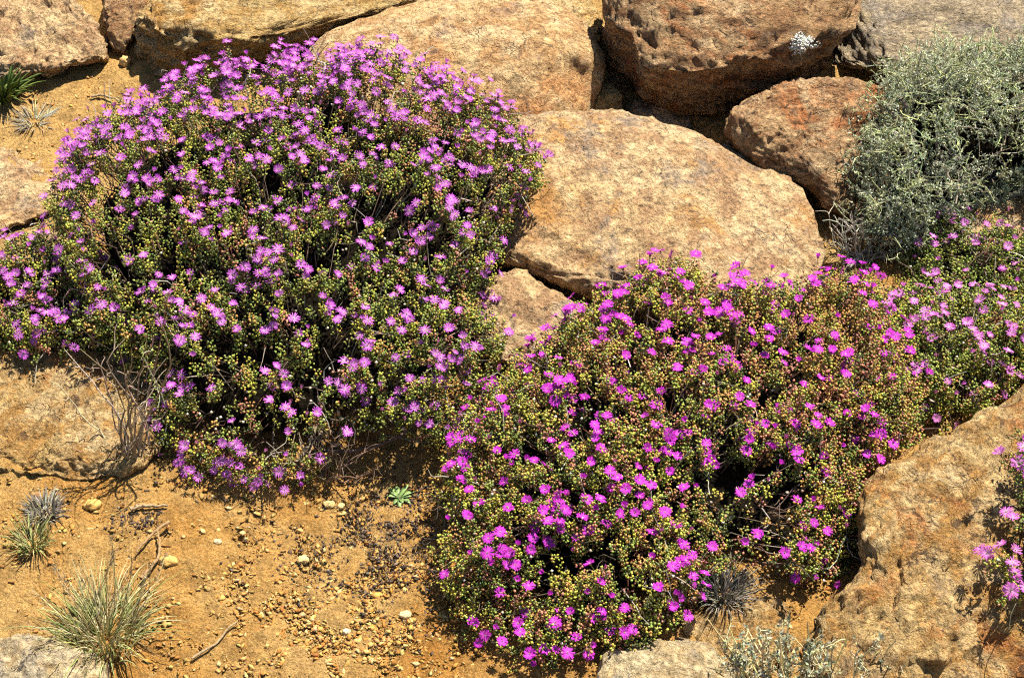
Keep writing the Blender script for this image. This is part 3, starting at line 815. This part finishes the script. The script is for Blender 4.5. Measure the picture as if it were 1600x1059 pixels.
shrub('low purple-flowered shrub spilling out at the left edge',
      [(-80, 460), (-40, 410), (10, 385), (60, 370), (100, 366), (160, 375), (225, 410), (240, 480), (195, 530), (115, 550), (60, 550), (10, 530), (-50, 525)],
      (70, 460), (80, 540), 28, GRID_L, FL_A, [YG, GR, OL, LG, TN, DK, PK], [2.6, 2.6, 2.2, 1.6, 1.0, 1.2, 1.0], 0.0126, (110, 520), G1,
      front=0.06, back=0.07, nshoot=1150, seed=540, gap=0.4, ntwig=300, lift=0.05)
shrub('wide sprawling shrub with bright magenta flowers in the centre right foreground',
      [(775, 610), (836, 566), (884, 512), (925, 474), (978, 458), (1025, 434), (1060, 430), (1130, 436), (1200, 446), (1260, 450), (1330, 446), (1385, 480), (1415, 550), (1432, 620), (1420, 680),
       (1380, 715), (1345, 755), (1335, 830), (1330, 885), (1268, 935), (1205, 890), (1110, 890), (1040, 970), (940, 1025), (865, 1045), (820, 1025), (785, 990), (742, 975), (722, 930), (708, 880), (714, 820), (696, 750), (722, 685), (752, 635)],
      (1030, 700), (900, 1010), 25, GRID_B, FL_B, [YG, TN, OL, LG, PK, GR, DK], [2.8, 2.4, 1.8, 1.6, 1.6, 1.6, 1.4], 0.0123, (1010, 820), G1,
      front=0.10, back=0.18, ruddy=[(1300, 560, 150, 140, 0.55), (1000, 560, 170, 70, 0.45), (1330, 720, 90, 80, 0.5), (1100, 470, 120, 40, 0.5)], nshoot=5900, seed=580, gap=0.25, ntwig=1500,
      sparse=[(1180, 850, 70, 50, 0.12), (1000, 760, 80, 25, 0.5), (720, 840, 30, 60, 0.4), (1240, 900, 60, 25, 0.4), (1140, 780, 60, 30, 0.5)])
shrub('green leafy shrub with sparse pink flowers below the grey bush',
      [(1385, 470), (1402, 430), (1420, 385), (1450, 356), (1490, 340), (1540, 358), (1600, 372), (1680, 368), (1740, 400), (1720, 480), (1600, 490), (1500, 490), (1430, 490)],
      (1520, 420), (1500, 480), 24, GRID_C1, FL_C, [YG, GR, OL, LG, PK, DK], [1.6, 3.4, 2.0, 3.0, 0.2, 1.0], 0.0122, (1530, 450), G1,
      front=0.06, back=0.10, nshoot=1700, seed=620, gap=0.28, ntwig=300)
shrub('pale pink-flowered shrub above the bottom right boulder',
      [(1352, 520), (1375, 478), (1420, 462), (1480, 466), (1560, 470), (1650, 462), (1740, 500), (1720, 600), (1630, 612), (1570, 628), (1500, 658), (1450, 665), (1418, 640), (1385, 580)],
      (1500, 560), (1480, 665), 26, GRID_C2, FL_C, [YG, GR, OL, LG, TN, PK, DK], [2.8, 2.8, 2.0, 3.0, 0.5, 0.5, 0.8], 0.0126, (1510, 600), G1,
      front=0.08, back=0.12, nshoot=1900, seed=660, gap=0.28, ntwig=400)
shrub('small trailing shrub with few flowers creeping over the bottom right boulder',
      [(1582, 690), (1606, 660), (1690, 640), (1770, 760), (1750, 920), (1670, 990), (1606, 950), (1556, 900), (1580, 850), (1596, 800), (1590, 740)],
      (1665, 810), (1640, 1040), 34, GRID_E, FL_C, [YG, GR, OL, DK, PK], [2, 2.4, 2, 1.2, 1], 0.0150, (1650, 900), G1,
      front=0.05, back=0.08, nshoot=330, seed=700, gap=0.1, ntwig=200, lift=0.16)

# ------------------------------------------------------------------ grey thorny bush
def grey_bush():
    outline = [(1342, 260), (1356, 190), (1388, 135), (1425, 102), (1480, 84), (1540, 88), (1600, 72), (1690, 80), (1760, 200), (1740, 270), (1640, 285), (1560, 292), (1500, 340), (1430, 385), (1390, 395), (1358, 365), (1345, 320)]
    P, F, N = solid(outline, (1490, 230), (1450, 395), 38, front=0.14, back=0.18, level=5)
    P = P + N * (0.035 * fbm(P, 8, 2, 900))[:, None]
    N = vnormals(P, F)
    base = G(np.array(1500.0), np.array(322.0))
    root = empty('thorny_bush', base, 'rounded grey-green thorny bush at the upper right', 'bush')
    tri = P[F]; ar = np.linalg.norm(np.cross(tri[:, 1] - tri[:, 0], tri[:, 2] - tri[:, 0]), axis=1)
    fn = norm(np.cross(tri[:, 1] - tri[:, 0], tri[:, 2] - tri[:, 0])); cf = tri.mean(1)
    px, py = to_px(cf)
    w = ar * np.where((fn * norm(CAM - cf)).sum(1) > -0.2, 1, 0.3)
    e = ((px - 1560) / 55) ** 2 + ((py - 255) / 60) ** 2
    w *= 1 - 0.75 * np.exp(-e ** 2)
    w *= np.where(fbm(cf, 12, 2, 911) < -0.3, 0.3, 1)
    n0 = 1150
    fi = rng.choice(len(F), n0, p=w / w.sum()); Q = tri[fi].mean(1) + rng.normal(0, 0.012, (n0, 3)); n = fn[fi]
    okq = Q[:, 2] > ground_h(Q[:, 0], Q[:, 1]) + 0.01; Q, n = Q[okq], n[okq]; n0 = len(Q)
    parts = []; leafs = []
    # outer sprays: curved stems leaving the crown
    d = norm(n + rng.normal(0, 0.75, (n0, 3)) + np.array([0, 0, 0.25]))
    L = rng.uniform(0.05, 0.13, n0)
    S = Q - d * (L * 0.75)[:, None]; E = Q + d * (L * 0.3)[:, None]
    pa = curve(S, E, L * 0.10, 7)
    tc = pick([(0.34, 0.37, 0.17), (0.26, 0.29, 0.17), (0.30, 0.26, 0.2)], [2, 2, 1], n0)
    parts.append(tubes(pa, np.linspace(0.0016, 0.0007, 7)[None].repeat(n0, 0), tc, 3))
    # side twigs
    per = 5
    t = rng.uniform(0.15, 0.95, (n0, per))
    idx = np.clip((t * 6).astype(int), 0, 5); fr = t * 6 - idx
    B0 = np.take_along_axis(pa, idx[..., None], 1) * (1 - fr[..., None]) + np.take_along_axis(pa, idx[..., None] + 1, 1) * fr[..., None]
    B0 = B0.reshape(-1, 3); dd = np.repeat(d, per, 0)
    sd = norm(dd * 0.6 + rng.normal(0, 0.75, B0.shape)); sl = rng.uniform(0.012, 0.038, len(B0))
    B1 = B0 + sd * sl[:, None]
    pb = curve(B0, B1, sl * 0.1, 4)
    parts.append(tubes(pb, np.linspace(0.0010, 0.0005, 4)[None].repeat(len(B0), 0), np.repeat(tc, per, 0), 3))
    V, Fx, Cx = merge(parts)
    tag(obj('branches', mesh_np('branches', V - base, Fx, [M_TWIG], Cx), root), kind='stuff')
    # tiny grey-green leaves along stems and side twigs
    nl1 = 11; tt = rng.random((len(B0), nl1, 1))
    LP = (B0[:, None] * (1 - tt) + B1[:, None] * tt).reshape(-1, 3) + rng.normal(0, 0.0012, (len(B0) * nl1, 3))
    LD = norm(np.repeat(sd, nl1, 0) * 0.5 + rng.normal(0, 0.8, LP.shape) + np.array([0, 0, 0.25]))
    ln = rng.uniform(0.0030, 0.0068, len(LP))
    lc = pick([(0.56, 0.60, 0.46), (0.48, 0.53, 0.41), (0.62, 0.65, 0.47), (0.60, 0.62, 0.30), (0.28, 0.33, 0.25)], [3, 3, 2, 0.8, 1.2], len(LP))
    V, Fx, Cx = batch(BLADE_V, BLADE_F, LP, LD, ln, ln * 0.55, lc)
    tag(obj('foliage', mesh_np('foliage', V - base, Fx, [M_GRASS], Cx), root), kind='stuff')
    # long pale thorn shoots standing clear of the crown
    sel = rng.choice(n0, 260, replace=False); up = norm(n[sel] * 0.9 + rng.normal(0, 0.5, (260, 3)) + np.array([0, -0.1, 0.35]))
    S = Q[sel] - up * 0.03; E = Q[sel] + up * rng.uniform(0.03, 0.085, (260, 1))
    pc = curve(S, E, np.full(260, 0.012), 8)
    pr = [tubes(pc, np.linspace(0.0012, 0.0006, 8)[None].repeat(260, 0), pick([(0.44, 0.48, 0.26), (0.42, 0.45, 0.32)], [2, 1], 260), 4)]
    for s in range(1, 8):
        for r_ in range(2):
            a = pc[:, s]; dr = norm(rng.normal(0, 1, a.shape) + up * 0.5); b_ = a + dr * rng.uniform(0.006, 0.014, (260, 1))
            pr.append(tubes(curve(a, b_, np.full(260, 0.0005), 3), np.array([0.0009, 0.0008, 0.0003])[None].repeat(260, 0), pick([(0.42, 0.46, 0.22)], [1], 260), 3))
    V, Fx, Cx = merge(pr)
    tag(obj('thorn_shoots', mesh_np('thorn_shoots', V - base, Fx, [M_TWIG], Cx), root), kind='stuff')
    # limbs
    m = rng.choice(len(P), 46); T = P[m] - N[m] * 0.04
    V, Fx, Cx = tubes(curve(np.repeat(base[None], 46, 0) + rng.normal(0, .01, (46, 3)), T, np.full(46, 0.03), 8), np.linspace(0.007, 0.002, 8)[None].repeat(46, 0), pick([(0.20, 0.17, 0.14)], [1], 46), 5)
    obj('limbs', mesh_np('limbs', V - base, Fx, [M_TWIG], Cx), root)
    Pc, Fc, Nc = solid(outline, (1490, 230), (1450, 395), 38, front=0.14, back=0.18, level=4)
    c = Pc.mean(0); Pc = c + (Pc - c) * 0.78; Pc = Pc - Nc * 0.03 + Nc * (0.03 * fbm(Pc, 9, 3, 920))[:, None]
    obj('shade_core', mesh_np('shade_core', Pc - base, Fc, [M_CORE]), root)  # added filler body, its black colour stands for the bush's inner shade
grey_bush()

# ------------------------------------------------------------------ grass tufts and tussocks
def tuft(name, label, cat, base_px, n, Lr, spread, cols, w, rad=0.02, droop=0.3, width=0.0016, lean=(0, 0, 0), heads=0, group=None, lift=0.0):
    base = G(np.array(float(base_px[0])), np.array(float(base_px[1]))) + np.array([0, 0, lift])
    root = empty(name, base, label, cat, group)
    a = rng.uniform(0, 2 * math.pi, n); rr = rad * np.sqrt(rng.random(n))
    S = np.stack([rr * np.cos(a), rr * np.sin(a), np.zeros(n) - 0.004], 1)
    S[:, 2] += SLOPE * S[:, 1]
    d = norm(np.stack([np.cos(a), np.sin(a), np.zeros(n)], 1) * (rng.random((n, 1)) * spread) + np.array([0, 0, 1.0]) + np.array(lean) + rng.normal(0, 0.12, (n, 3)))
    L = rng.uniform(Lr[0], Lr[1], n) * (0.7 + 0.3 * rng.random(n))
    K = 7; t = np.linspace(0, 1, K)[None, :, None]
    side = np.stack([np.cos(a), np.sin(a), np.zeros(n)], 1)
    pa = S[:, None] + d[:, None] * (L[:, None, None] * t) + (side[:, None] * 0.5 - np.array([0, 0, 0.8])) * (droop * L[:, None, None] * t ** 2.4 * rng.random((n, 1, 1)))
    gzz = ground_h(pa[..., 0] + base[0], pa[..., 1] + base[1]) - base[2] + 0.002
    pa[..., 2] = np.maximum(pa[..., 2], gzz)
    prof = np.array([0.7, 1, 1, 0.9, 0.7, 0.45, 0.12])
    C = pick(cols, w, n)
    V, F, Cx = tubes(pa, width * prof[None] * rng.uniform(0.6, 1.3, (n, 1)), C, 3)
    tag(obj('blades', mesh_np('blades', V, F, [M_GRASS], Cx), root), kind='stuff')
    if heads:
        hp = []
        for i in range(heads):
            a_ = rng.uniform(-1, 1)
            Lh = Lr[1] * rng.uniform(1.0, 1.35)
            s0 = np.array([rng.normal(0, rad * .5), rng.normal(0, rad * .5), 0.0])
            e0 = s0 + norm(np.array([0.35 * a_ + 0.12, rng.normal(0.1, 0.25), 1.0])) * Lh
            pth = curve(s0[None], e0[None], np.array([Lh * 0.05]), 8)
            hp.append(tubes(pth, np.linspace(0.0011, 0.0006, 8)[None], pick([(0.55, 0.46, 0.24)], [1], 1), 3))
            m = 34; tt = rng.uniform(0.72, 1.0, m)
            pos = pth[0][0][None] * 0 + s0 + (pth[0][-1] - s0) * tt[:, None] + rng.normal(0, 0.0022, (m, 3))
            hp.append(batch(BLADE_V, BLADE_F, pos, norm((e0 - s0)[None] + rng.normal(0, Lh * .35, (m, 3))), rng.uniform(.006, .011, m), np.full(m, .0022), pick([(0.52, 0.42, 0.24), (0.40, 0.32, 0.2)], [1, 1], m)))
        V, F, Cx = merge(hp)
        tag(obj('seed_heads', mesh_np('seed_heads', V, F, [M_GRASS], Cx), root), kind='stuff')
    return root

STRAW = (0.56, 0.47, 0.22); GGR = (0.28, 0.33, 0.10); GPAL = (0.42, 0.44, 0.19); GREYS = (0.42, 0.39, 0.33); DKG = (0.22, 0.20, 0.17)
tuft('grass_tuft', 'large tuft of green and straw-coloured grass at the bottom left', 'grass', (162, 995), 420, (0.04, 0.15), 0.85, [STRAW, GGR, GPAL, (0.68, 0.62, 0.38)], [2.6, 1.6, 2.6, 1.8], rad=0.055, droop=0.7, width=0.0011, heads=12)
tuft('grass_tuft', 'small green grass tuft below the dry grey tussock, left edge', 'grass', (50, 848), 150, (0.025, 0.07), 1.0, [STRAW, GGR, GPAL], [2.0, 1.4, 2.4], rad=0.022, droop=0.4, width=0.0012)
tuft('dry_tussock', 'small dry grey tussock above the small green grass tuft', 'tussock', (70, 800), 260, (0.025, 0.05), 1.3, [GREYS, DKG, STRAW], [3, 1.2, 0.6], rad=0.022, droop=0.3, width=0.0011)
tuft('dry_tussock', 'dead grey tussock at the lower edge of the magenta shrub', 'tussock', (1128, 932), 340, (0.035, 0.075), 1.4, [GREYS, DKG, (0.3, 0.26, 0.2)], [2, 2, 1], rad=0.03, droop=0.3, width=0.0011, lift=0.01)
tuft('dry_tussock', 'flattened pale dry tussock on the soil at the upper left', 'tussock', (55, 190), 110, (0.03, 0.06), 2.4, [GREYS, STRAW], [2, 1], rad=0.03, droop=0.6, width=0.0012)
tuft('leafy_plant', 'dark green leafy plant cut by the left edge, below the top left boulder', 'plant', (2, 150), 170, (0.05, 0.10), 1.2, [(0.10, 0.15, 0.035), (0.16, 0.22, 0.05)], [1, 1], rad=0.03, droop=0.6, width=0.0042)
tuft('grass_tuft', 'dry blond grass between the central boulder and the pink-flowered shrubs', 'grass', (1335, 462), 160, (0.03, 0.075), 2.2, [STRAW, (0.5, 0.38, 0.18)], [2, 1], rad=0.03, droop=0.5, width=0.0010)

# ------------------------------------------------------------------ bare twigs, sticks, dead shrubs
def branchy(name, label, cat, base_px, tips, cols, w, r0=0.0035, sub=3, sublen=0.06, group=None, lift=0.0, depth=0.0):
    """a bare shrub: limbs from one foot to tips given in the photograph, standing about over its foot"""
    base = G(np.array(float(base_px[0])), np.array(float(base_px[1]))) + np.array([0, 0, lift])
    root = empty(name, base, label, cat, group)
    T = []
    for (x, y) in tips:
        p = at_y(np.array(float(x)), np.array(float(y)), base[1] + depth + rng.normal(0, 0.03))
        p[2] = max(p[2], float(ground_h(p[0], p[1])) + 0.006)
        T.append(p)
    T = np.array(T); n = len(T)
    pa = curve(np.repeat(base[None], n, 0) + rng.normal(0, 0.004, (n, 3)) - np.array([0, 0, 0.006]), T, np.linalg.norm(T - base, axis=1) * 0.08, 10)
    pa[:, 1:-1] += rng.normal(0, 0.0022, pa[:, 1:-1].shape)
    C = pick(cols, w, n)
    parts = [tubes(pa, np.linspace(r0, r0 * 0.3, 10)[None].repeat(n, 0) * rng.uniform(.7, 1.2, (n, 1)), C, 5)]
    for s in range(sub):
        k = rng.integers(3, 9, n); A = pa[np.arange(n), k]
        dr = norm(T - base) * 0.5 + rng.normal(0, 0.5, (n, 3))
        E = A + norm(dr) * rng.uniform(0.4, 1.0, (n, 1)) * sublen
        E[:, 2] = np.maximum(E[:, 2], ground_h(E[:, 0], E[:, 1]) + 0.004)
        pb = curve(A, E, np.full(n, sublen * 0.08), 6)
        parts.append(tubes(pb, np.linspace(r0 * .42, r0 * .18, 6)[None].repeat(n, 0), C, 4))
    V, F, Cx = merge(parts)
    obj('branches', mesh_np('branches', V - base, F, [M_TWIG], Cx), root)
    return root

DB = [(0.34, 0.27, 0.19), (0.24, 0.17, 0.11), (0.44, 0.37, 0.27)]
branchy('dead_shrub', 'bare grey-brown dead shrub standing beside the largest flowering shrub', 'shrub', (212, 728),
        [(82, 600), (100, 545), (125, 545), (150, 560), (185, 540), (195, 530), (205, 545), (230, 520), (240, 490), (255, 470), (215, 600), (175, 600), (190, 640), (260, 560), (110, 700), (262, 640),
         (225, 560), (200, 580), (245, 600), (180, 690), (300, 760)],
        DB, [2, 1, 1], r0=0.0024, sub=4, sublen=0.05)
branchy('dead_shrub', 'dark brown twiggy dead shrub at the foot of the largest shrub', 'shrub', (510, 748),
        [(450, 700), (470, 690), (490, 680), (500, 665), (520, 690), (545, 690), (560, 705), (585, 700), (595, 715), (475, 720), (450, 740), (580, 740), (540, 660), (430, 725)],
        [(0.20, 0.13, 0.09), (0.32, 0.24, 0.17)], [2, 1], r0=0.0018, sub=7, sublen=0.045)
branchy('dead_shrub', 'tangle of pale dead twigs at the foot of the grey thorny bush', 'shrub', (1345, 408),
        [(1292, 330), (1285, 345), (1290, 365), (1300, 350), (1310, 340), (1330, 330), (1300, 390), (1350, 350), (1370, 360), (1395, 380), (1405, 395), (1320, 370), (1335, 345), (1380, 400)],
        [(0.40, 0.36, 0.30), (0.26, 0.22, 0.18)], [2, 1], r0=0.0026, sub=5, sublen=0.05)
branchy('dead_shrub', 'fine dark dry twigs reaching from the magenta shrub over the gravel', 'shrub', (735, 850),
        [(690, 800), (675, 830), (660, 845), (670, 870), (690, 880), (655, 830), (700, 780), (705, 900), (680, 905), (650, 860)],
        [(0.14, 0.11, 0.09), (0.26, 0.21, 0.16)], [2, 1], r0=0.0014, sub=6, sublen=0.05)

def stick(label, pts, r, col, lift=0.006):
    P = np.array([G(np.array(float(x)), np.array(float(y))) for x, y in pts]); P[:, 2] += lift + r
    n = len(pts); t = np.linspace(0, n - 1, n * 5)
    path = np.stack([np.interp(t, np.arange(n), P[:, k]) for k in range(3)], 1)
    for _ in range(3): path[1:-1] = (path[:-2] + path[1:-1] * 2 + path[2:]) / 4
    path += rng.normal(0, r * 0.18, path.shape)
    rr = r * (1 - 0.5 * np.linspace(0, 1, len(path))) * rng.uniform(0.85, 1.15, len(path))
    V, F, C = tubes(path[None], rr[None], np.array([col]), 7)
    return V, F, C
def stick_obj(label, branches):
    V, F, C = merge([stick(label, *b) for b in branches]); base = V[np.argmin(V[:, 2])].copy()
    tag(obj('stick', mesh_np('stick', V - base, F, [M_TWIG], C), loc=base), label, 'stick')
SC = (0.28, 0.18, 0.09); SG = (0.30, 0.22, 0.13)
stick_obj('forked dry stick standing behind the large grass tuft', [([(222, 912), (238, 895), (250, 878), (252, 858), (247, 836)], 0.0036, SC, 0.010), ([(266, 824), (247, 836), (230, 852), (214, 872)], 0.0034, SC, 0.010)])
stick_obj('short curved stick lying below the dead bare shrub', [([(206, 802), (222, 796), (240, 797), (264, 796)], 0.0042, SG)])
stick_obj('thin twig lying on the soil right of the large grass tuft', [([(300, 1034), (322, 1020), (340, 1010), (355, 988), (372, 976)], 0.0024, SG)])
stick_obj('dry stick on the soil between the top left boulder and the largest shrub', [([(143, 157), (160, 154), (178, 160), (196, 166)], 0.0034, SG)])
stick_obj('crooked grey branch lying under the thorny bush', [([(1325, 425), (1340, 408), (1355, 396), (1362, 384)], 0.0050, (0.34, 0.30, 0.25)), ([(1340, 408), (1322, 402), (1312, 388)], 0.003, (0.34, 0.30, 0.25))])

# grey-green dry shrub at the bottom edge
def bottom_shrub():
    base = G(np.array(1270.0), np.array(1085.0))
    root = empty('dry_shrub', base, 'dry grey-green shrub with blond stalks at the bottom edge', 'shrub')
    tips = [(1120, 985), (1135, 1010), (1160, 1000), (1185, 990), (1210, 1000), (1235, 960), (1228, 1010), (1255, 1010), (1275, 1000), (1300, 1015), (1320, 1020), (1350, 1030), (1180, 1030), (1390, 1035), (1420, 1010),
            (1150, 1040), (1245, 1030), (1290, 1035), (1220, 1040), (1440, 1040), (1370, 1010), (1200, 1020), (1265, 1020), (1310, 1040)]
    T = np.array([at_y(np.array(float(x)), np.array(float(y)), base[1] + rng.normal(0, 0.035)) for x, y in tips])
    n = len(T)
    S = np.repeat(base[None], n, 0) + np.stack([(T[:, 0] - base[0]) * 0.7, rng.normal(0, .02, n), np.zeros(n)], 1)
    S[:, 2] = ground_h(S[:, 0], S[:, 1]) - 0.01
    pa = curve(S, T, np.full(n, 0.01), 9)
    lo_ = [((1180, 1075), (1104, 965)), ((1190, 1070), (1138, 975)), ((1205, 1065), (1128, 992)), ((1196, 1030), (1162, 973)), ((1200, 1060), (1236, 948)), ((1225, 1060), (1216, 985)), ((1255, 1065), (1262, 972)), ((1300, 1075), (1240, 995)), ((1290, 1075), (1330, 985)), ((1360, 1080), (1400, 1000)), ((1410, 1085), (1372, 1005)), ((1200, 1010), (1180, 990))]
    L0 = np.array([at_y(np.array(float(a[0])), np.array(float(a[1])), base[1]) for a, _ in lo_]); L1 = np.array([at_y(np.array(float(b[0])), np.array(float(b[1])), base[1] + rng.normal(0, .03)) for _, b in lo_])
    stalk = tubes(curve(L0, L1, np.full(len(lo_), 0.004), 7), np.linspace(0.0018, 0.0009, 7)[None].repeat(len(lo_), 0), pick([(0.60, 0.50, 0.26)], [1], len(lo_)), 4)
    parts = [stalk, tubes(pa, np.linspace(0.0020, 0.0010, 9)[None].repeat(n, 0), pick([(0.56, 0.48, 0.26), (0.42, 0.36, 0.22)], [2, 1], n), 4)]
    lv = []
    for s in range(8):
        k = rng.integers(2, 9, n); A = pa[np.arange(n), k]; dr = norm(rng.normal(0, .7, (n, 3)) + np.array([0, 0, 0.6])); L = rng.uniform(.015, .05, (n, 1))
        E = A + dr * L; parts.append(tubes(curve(A, E, np.full(n, .004), 5), np.linspace(.0012, .0006, 5)[None].repeat(n, 0), pick([(0.50, 0.45, 0.28)], [1], n), 3))
        m = 10; t = rng.random((n, m, 1)); LP = (A[:, None] * (1 - t) + E[:, None] * t).reshape(-1, 3)
        ln = rng.uniform(.005, .012, len(LP))
        lv.append(batch(BLADE_V, BLADE_F, LP, norm(rng.normal(0, .7, LP.shape) + np.array([0, 0, .4])), ln, ln * .5, pick([(0.36, 0.36, 0.26), (0.26, 0.30, 0.22), (0.42, 0.42, 0.22)], [2, 2, 1], len(LP))))
    V, F, C = merge(parts); tag(obj('stalks', mesh_np('stalks', V - base, F, [M_TWIG], C), root), kind='stuff')
    V, F, C = merge(lv); tag(obj('foliage', mesh_np('foliage', V - base, F, [M_GRASS], C), root), kind='stuff')
bottom_shrub()

# rosette of pointed green leaves
def rosette(px, py, label):
    base = G(np.array(float(px)), np.array(float(py)))
    root = empty('rosette_plant', base, label, 'plant')
    for i in range(11):
        a = i * 2.4; L = 0.026 * rng.uniform(0.7, 1.15); w = 0.0048; up = rng.uniform(0.25, 0.75)
        K = 6; t = np.linspace(0, 1, K)
        r = L * t; z = L * t * up - 0.35 * L * t ** 2 + 0.002
        ww = w * np.sin(np.pi * (0.16 + 0.84 * t)) ** 0.8; ww[-1] = 0.0002
        ca, sa = math.cos(a), math.sin(a)
        V = []
        for k in range(K):
            for s, dz in ((-1, 0.0014), (0, 0.0), (1, 0.0014), (0, -0.0016)):
                V.append((ca * r[k] - sa * s * ww[k], sa * r[k] + ca * s * ww[k], z[k] + dz + SLOPE * sa * r[k]))
        F = []
        for k in range(K - 1):
            for s in range(4):
                q = [k * 4 + s, k * 4 + (s + 1) % 4, k * 4 + 4 + (s + 1) % 4, k * 4 + 4 + s]
                F += [(q[0], q[1], q[2]), (q[0], q[2], q[3])]
        obj('leaf', mesh_np('leaf', np.array(V), np.array(F), [M_LEAF], np.tile(np.array([(0.20, 0.30, 0.10)]) * rng.uniform(.85, 1.2), (len(V), 1))), root)
rosette(624, 778, 'small green rosette of pointed leaves on bare soil between the shrubs')

# ------------------------------------------------------------------ lichen on the rusty boulder
def lichen():
    o, P, F = BOULD['r6']
    N = vnormals(P, F); px, py = to_px(P)
    front = (N * norm(CAM - P)).sum(1) > 0.1
    out = []
    for (cx, cy, rx, ry, n) in [(1250, 66, 12, 12, 260), (1262, 62, 9, 6, 70), (1268, 72, 12, 3, 40), (1246, 76, 9, 8, 120), (1256, 68, 20, 16, 60)]:
        e = ((px - cx) / rx) ** 2 + ((py - cy) / ry) ** 2
        c = np.where(front & (e < 1))[0]
        if len(c) == 0: continue
        k = rng.choice(c, n); pos = P[k] + (lambda j_: j_ - (j_ * N[k]).sum(1)[:, None] * N[k])(rng.normal(0, 0.005, (n, 3))) - N[k] * 0.0018
        V, Fx, C = batch(BEAD_V, BEAD_F, pos, N[k], np.full(n, 0.0036), rng.uniform(0.003, 0.0065, n), pick([(0.62, 0.62, 0.58), (0.45, 0.46, 0.44)], [3, 1], n))
        out.append((V, Fx, C))
    if out:
        V, Fx, C = merge(out); base = V.mean(0)
        lo = obj('lichen', mesh_np('lichen', V - np.array(o.location), Fx, [M_GRIT], C), o)
        lo['label'] = 'white crusty lichen patch'; lo['kind'] = 'stuff'
lichen()

# ------------------------------------------------------------------ stones and gravel
def stone(label, px, py, r, col, seed):
    D, F = ico(3); base = G(np.array(float(px)), np.array(float(py)))
    s = np.array([1.0, 0.8, 0.62]) * r * (1 + rng.normal(0, 0.12, 3))
    P = D * s; P = P * (1 + 0.30 * fbm(D, 1.4, 2, seed) + 0.10 * fbm(D, 5, 2, seed + 3))[:, None]
    P[:, 2] += r * 0.3
    o = obj('stone', mesh_np('stone', P, F, [M_GRIT], np.tile(np.array([col]), (len(P), 1)), smooth=False), loc=base)
    tag(o, label, 'stone')
stone('white stone on the soil right of the forked stick', 340, 848, 0.008, (0.56, 0.44, 0.25), 1)
stone('tan stone up the slope from the white stone', 379, 834, 0.006, (0.60, 0.42, 0.18), 2)
stone('yellow stone just below the bare dead shrub, left of the short curved stick', 146, 790, 0.012, (0.55, 0.33, 0.10), 3)
stone('narrow pale stone at the left rim of the gravel', 473, 876, 0.010, (0.58, 0.42, 0.19), 4)
stone('whitest small stone in the gravel near the bottom edge', 541, 987, 0.006, (0.60, 0.50, 0.33), 5)
stone('flat pale stone in the gravel beside the shrub edge', 634, 962, 0.010, (0.60, 0.46, 0.24), 6)
stone('tan stone on bare soil up-slope of the gravel, left of the rosette', 514, 790, 0.011, (0.56, 0.40, 0.18), 7)
stone('rounded stone next to the left-of-rosette tan stone', 533, 792, 0.008, (0.58, 0.42, 0.20), 8)
stone('large half buried stone beside the forked stick', 262, 880, 0.015, (0.52, 0.32, 0.10), 9)
stone('flat stone at the foot of the shaded overhang, top left', 196, 100, 0.016, (0.55, 0.36, 0.14), 10)

def gravel(name, label, spots, sizes, cols, w, n):
    spots = np.array(spots, float); k = rng.choice(len(spots), n, p=spots[:, 4] / spots[:, 4].sum())
    px = spots[k, 0] + rng.normal(0, 1, n) * spots[k, 2]; py = spots[k, 1] + rng.normal(0, 1, n) * spots[k, 3]
    P = G(px, py)
    D = norm(np.array([(1, 0, .1), (0, 1, -.1), (-1, 0, .1), (0, -1, -.1), (.2, .1, 1), (0, 0, -1)], float)); F = np.array([(0, 1, 4), (1, 2, 4), (2, 3, 4), (3, 0, 4), (1, 0, 5), (2, 1, 5), (3, 2, 5), (0, 3, 5)])
    r = sizes[0] + (sizes[1] - sizes[0]) * rng.random(n) ** 4
    S = r[:, None] * np.stack([rng.uniform(.8, 1.7, n), rng.uniform(.5, 1.1, n), rng.uniform(.22, .5, n)], 1)
    jit = 1 + rng.normal(0, 0.26, (n, len(D), 1))
    V = D[None] * jit * S[:, None]
    Xv, Yv, Zv = frames(norm(np.array([0, 0, 1.0]) + rng.normal(0, 0.35, (n, 3))))
    V = V[..., :1] * Xv[:, None] + V[..., 1:2] * Yv[:, None] + V[..., 2:] * Zv[:, None] + P[:, None] + np.array([0, 0, 0.0004 if name == 'gravel' else 0.003])
    Fx = (F[None] + (np.arange(n) * len(D))[:, None, None]).reshape(-1, 3)
    C = np.repeat(pick(cols, w, n), len(D), 0)
    o = obj(name, mesh_np(name, V.reshape(-1, 3), Fx, [M_GRIT], C, smooth=False))
    tag(o, label, 'gravel', kind='stuff')
gravel('gravel', 'loose yellowish gravel scattered over the orange soil',
       [(590, 950, 85, 70, 8), (520, 1000, 100, 60, 4), (420, 860, 120, 70, 1.6), (250, 850, 180, 100, 2.0), (350, 980, 150, 60, 1.5), (100, 200, 90, 60, 1.6), (560, 780, 100, 30, 1.2), (80, 800, 80, 60, 1), (1200, 1000, 80, 40, .6), (1300, 430, 30, 20, .4)],
       (0.0012, 0.0072), [(0.45, 0.28, 0.095), (0.42, 0.225, 0.065), (0.52, 0.37, 0.16), (0.36, 0.165, 0.04)], [3, 3, 1.2, 2.4], 12000)
gravel('leaf_litter', 'dark crumbs of plant litter on the soil near the shrubs',
       [(600, 820, 50, 35, 2.4), (560, 880, 60, 40, 2), (640, 900, 50, 60, 1.6), (215, 815, 22, 10, .7), (440, 870, 40, 25, .4), (650, 780, 50, 25, 1.0), (300, 760, 60, 20, .5)],
       (0.0012, 0.0046), [(0.07, 0.05, 0.042), (0.11, 0.08, 0.062), (0.17, 0.125, 0.095)], [3, 2, 1], 3200)
